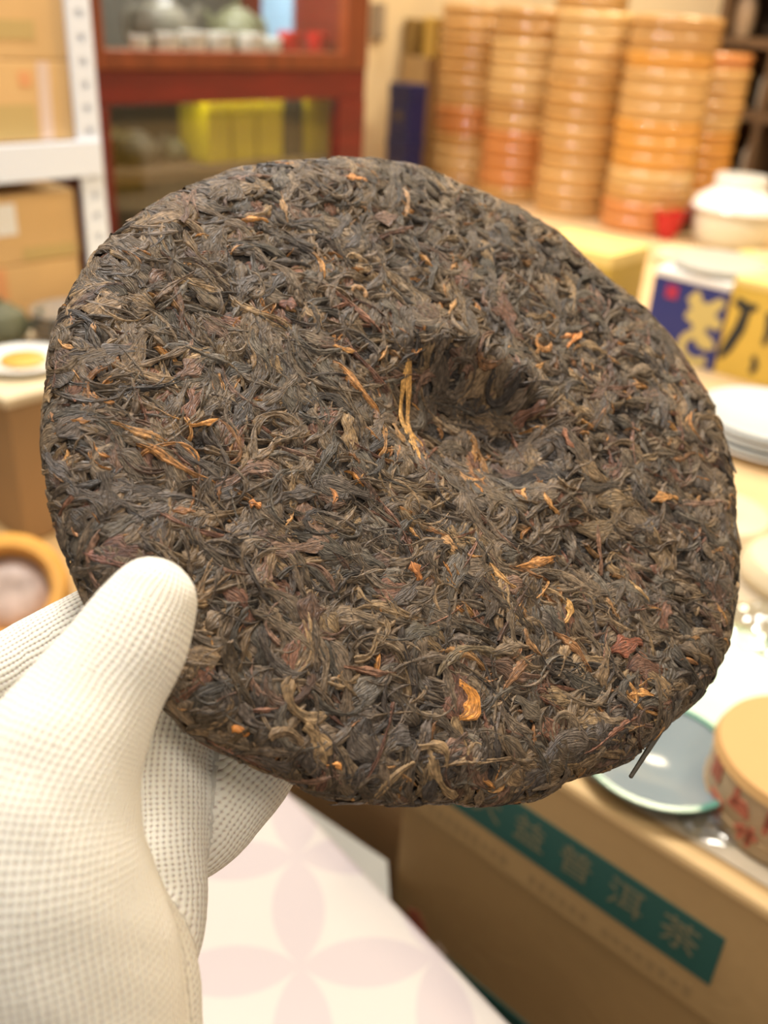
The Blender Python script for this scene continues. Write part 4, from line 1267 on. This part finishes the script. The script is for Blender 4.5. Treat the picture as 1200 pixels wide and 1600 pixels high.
def smooth_chain(ch, n=4):
    """Catmull-Rom resample of a chain"""
    P_ = np.array([c[0] for c in ch]); r_ = np.array([c[1] for c in ch])
    Q = np.column_stack([P_, r_])
    Q = np.vstack([2 * Q[0] - Q[1], Q, 2 * Q[-1] - Q[-2]])
    out = []
    for i in range(1, len(Q) - 2):
        for j in range(n):
            t = j / n
            out.append(0.5 * ((2 * Q[i]) + (-Q[i - 1] + Q[i + 1]) * t + (2 * Q[i - 1] - 5 * Q[i] + 4 * Q[i + 1] - Q[i + 2]) * t * t + (-Q[i - 1] + 3 * Q[i] - 3 * Q[i + 1] + Q[i + 2]) * t ** 3))
    out.append(Q[-2])
    return [(q[:3], q[3]) for q in out]


SCH = [smooth_chain(c, 3) for c in CHAINS]
FCH = [smooth_chain(c, 9) for c in CHAINS]


def hand_sdf(X, k=0.0022, chains=None):
    d = None
    for ch in (chains or SCH):
        e = chain_eval(ch, X)[0]
        if d is None: d = e
        else:
            h = np.clip(0.5 + 0.5 * (d - e) / k, 0, 1)
            d = d * (1 - h) + e * h - k * h * (1 - h)
    return d


allp_ = np.array([c[0] for ch in CHAINS for c in ch])
lo = allp_.min(0) - 0.034; hi = allp_.max(0) + 0.034
HS = 0.0025
dims = np.ceil((hi - lo) / HS).astype(int) + 1
gx = [lo[i] + HS * np.arange(dims[i]) for i in range(3)]
G = np.stack(np.meshgrid(*gx, indexing='ij'), -1)
SD = hand_sdf(G.reshape(-1, 3)).reshape(dims)
# naive surface nets
ins = SD < 0
c8 = [(i, j, k) for i in (0, 1) for j in (0, 1) for k in (0, 1)]
cells = np.zeros(np.array(dims) - 1, int)
for i, j, k in c8: cells += ins[i:dims[0] - 1 + i, j:dims[1] - 1 + j, k:dims[2] - 1 + k]
act = (cells > 0) & (cells < 8)
idx = -np.ones(act.shape, int); idx[act] = np.arange(act.sum())
ci = np.argwhere(act)
V = lo + (ci + 0.5) * HS
Fq = []
for ax_ in range(3):
    u_, v_ = (ax_ + 1) % 3, (ax_ + 2) % 3
    sl0 = [slice(None)] * 3; sl1 = [slice(None)] * 3
    sl0[ax_] = slice(0, -1); sl1[ax_] = slice(1, None)
    a_, b_ = ins[tuple(sl0)], ins[tuple(sl1)]
    ed_ = np.argwhere(a_ != b_)
    ed_ = ed_[(ed_[:, u_] > 0) & (ed_[:, v_] > 0) & (ed_[:, u_] < dims[u_] - 1) & (ed_[:, v_] < dims[v_] - 1)]
    flip = a_[tuple(ed_.T)]
    q = []
    for du, dv in ((0, 0), (1, 0), (1, 1), (0, 1)):
        c = ed_.copy(); c[:, u_] -= du; c[:, v_] -= dv
        q.append(idx[tuple(c.T)])
    q = np.stack(q, 1)
    q[~flip] = q[~flip][:, ::-1]
    Fq.append(q)
Fq = np.concatenate(Fq)
for it in range(4):
    e = 0.0004
    d0 = hand_sdf(V, chains=FCH)
    g_ = np.stack([hand_sdf(V + np.eye(3)[i] * e, chains=FCH) - hand_sdf(V - np.eye(3)[i] * e, chains=FCH) for i in range(3)], 1) / (2 * e)
    V = V - g_ * np.clip(d0, -HS, HS)[:, None] / (np.sum(g_ * g_, 1, keepdims=True) + 1e-6) * 0.9
# slight folds of the cloth
me = bpy.data.meshes.new('gloved_hand')
me.from_pydata(V.tolist(), [], Fq.tolist())
bm = bmesh.new(); bm.from_mesh(me)
bmesh.ops.smooth_vert(bm, verts=bm.verts[:], factor=0.5, use_axis_x=True, use_axis_y=True, use_axis_z=True)
bmesh.ops.subdivide_edges(bm, edges=bm.edges[:], cuts=1, use_grid_fill=True, smooth=0.0)
bmesh.ops.smooth_vert(bm, verts=bm.verts[:], factor=0.5, use_axis_x=True, use_axis_y=True, use_axis_z=True)
bmesh.ops.recalc_face_normals(bm, faces=bm.faces[:])
bm.to_mesh(me); bm.free()
nv = len(me.vertices)
V = np.empty(nv * 3, np.float32); me.vertices.foreach_get('co', V); V = V.reshape(-1, 3).astype(float)
Nn = np.empty(nv * 3, np.float32); me.vertices.foreach_get('normal', Nn); Nn = Nn.reshape(-1, 3).astype(float)
# knit coordinates: rows along each finger, wales around it
bestd = np.full(nv, 1e9); kn = np.zeros((nv, 3))
KCH = [smooth_chain(c, 14) for c in CHAINS]
for c, ch in enumerate(KCH):
    dd_, ul, seg, tt = chain_eval(ch, V)
    ang_ = np.zeros(nv)
    A_ = np.array([q[0] for q in ch])
    for k in range(len(ch) - 1):
        m_ = seg == k
        if not m_.any(): continue
        # axis direction interpolated along the segment
        def tang(i): 
            i = min(max(i, 0), len(ch) - 1)
            v = A_[min(i + 1, len(ch) - 1)] - A_[max(i - 1, 0)]
            return v / np.linalg.norm(v)
        T_ = tang(k)[None] * (1 - tt[m_])[:, None] + tang(k + 1)[None] * tt[m_][:, None]
        T_ /= np.linalg.norm(T_, axis=1, keepdims=True)
        ax0 = A_[k] + (A_[k + 1] - A_[k]) * tt[m_][:, None]
        f1 = -F[None] - T_ * (T_ @ -F)[:, None]; f1 /= np.linalg.norm(f1, axis=1, keepdims=True)
        f2 = np.cross(T_, f1)
        rel = V[m_] - ax0
        ang_[m_] = np.arctan2(np.sum(rel * f2, 1), np.sum(rel * f1, 1))
    take = dd_ < bestd
    bestd = np.where(take, dd_, bestd)
    rad_ = np.array([q_[1] for q_ in ch]); rl = rad_[seg] * (1 - tt) + rad_[np.minimum(seg + 1, len(ch) - 1)] * tt
    kn[take, 0] = ul[take] / 0.00118 + 0.5
    kn[take, 1] = ang_[take] * rl[take] / 0.00142
    kn[take, 2] = c
me_e = np.empty(len(me.edges) * 2, np.int32); me.edges.foreach_get('vertices', me_e); me_e = me_e.reshape(-1, 2)
ok = (kn[me_e[:, 0], 2] == kn[me_e[:, 1], 2]) & (np.abs(kn[me_e[:, 0], 1] - kn[me_e[:, 1], 1]) < 6)
me_e = me_e[ok]
cnt = np.bincount(me_e.ravel(), minlength=nv).astype(float)
for it in range(14):
    for q_ in (0, 1):
        acc_ = np.bincount(me_e[:, 0], kn[me_e[:, 1], q_], nv) + np.bincount(me_e[:, 1], kn[me_e[:, 0], q_], nv)
        kn[:, q_] = np.where(cnt > 0, 0.4 * kn[:, q_] + 0.6 * acc_ / np.maximum(cnt, 1), kn[:, q_])
fold = 0.0007 * (vnoise(V[:, 0] * 1000 + V[:, 2] * 300, V[:, 1] * 1000 + V[:, 2] * 700, 9.0, 5) - 0.5)
V = V + Nn * fold[:, None]
me.vertices.foreach_set('co', V.astype(np.float32).ravel())
a = me.attributes.new('knit', 'FLOAT_VECTOR', 'POINT')
a.data.foreach_set('vector', kn.astype(np.float32).ravel())


def glove_material():
    m = bpy.data.materials.new('ribbed_white_knit')
    m.use_nodes = True
    nt = m.node_tree
    b = nt.nodes['Principled BSDF']
    b.inputs['Roughness'].default_value = 0.9
    b.inputs['Specular IOR Level'].default_value = 0.2
    b.inputs['Sheen Weight'].default_value = 0.25
    b.inputs['Subsurface Weight'].default_value = 0.25
    b.inputs['Subsurface Radius'].default_value = (0.003, 0.0025, 0.0018)
    b.inputs['Subsurface Scale'].default_value = 1.0
    at = nt.nodes.new('ShaderNodeAttribute'); at.attribute_name = 'knit'
    sp = nt.nodes.new('ShaderNodeSeparateXYZ'); nt.links.new(at.outputs['Vector'], sp.inputs[0])

    def math_(op, a, b_=None):
        n = nt.nodes.new('ShaderNodeMath'); n.operation = op
        for i, v in enumerate((a, b_)):
            if v is None: continue
            if isinstance(v, (int, float)): n.inputs[i].default_value = v
            else: nt.links.new(v, n.inputs[i])
        return n.outputs[0]
    u, v = sp.outputs[0], sp.outputs[1]
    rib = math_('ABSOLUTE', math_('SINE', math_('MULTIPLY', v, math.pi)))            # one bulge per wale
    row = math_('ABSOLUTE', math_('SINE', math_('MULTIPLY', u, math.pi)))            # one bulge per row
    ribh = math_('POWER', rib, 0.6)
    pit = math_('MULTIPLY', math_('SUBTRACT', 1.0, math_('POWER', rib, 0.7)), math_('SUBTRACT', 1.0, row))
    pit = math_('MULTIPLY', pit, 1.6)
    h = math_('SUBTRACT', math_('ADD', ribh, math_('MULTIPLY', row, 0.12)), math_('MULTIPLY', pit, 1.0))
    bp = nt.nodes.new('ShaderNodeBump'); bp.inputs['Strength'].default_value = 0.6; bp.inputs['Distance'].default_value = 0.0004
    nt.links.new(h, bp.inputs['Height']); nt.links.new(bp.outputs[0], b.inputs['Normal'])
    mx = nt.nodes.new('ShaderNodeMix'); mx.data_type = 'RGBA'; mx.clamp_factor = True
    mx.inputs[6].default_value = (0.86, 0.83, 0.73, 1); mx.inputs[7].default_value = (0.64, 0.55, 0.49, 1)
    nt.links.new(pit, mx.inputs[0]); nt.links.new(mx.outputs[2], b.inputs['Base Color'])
    return m


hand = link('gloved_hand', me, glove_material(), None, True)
tag(hand, 'hand in a white ribbed knit glove pinching the tea cake at its lower left edge', 'gloved hand')
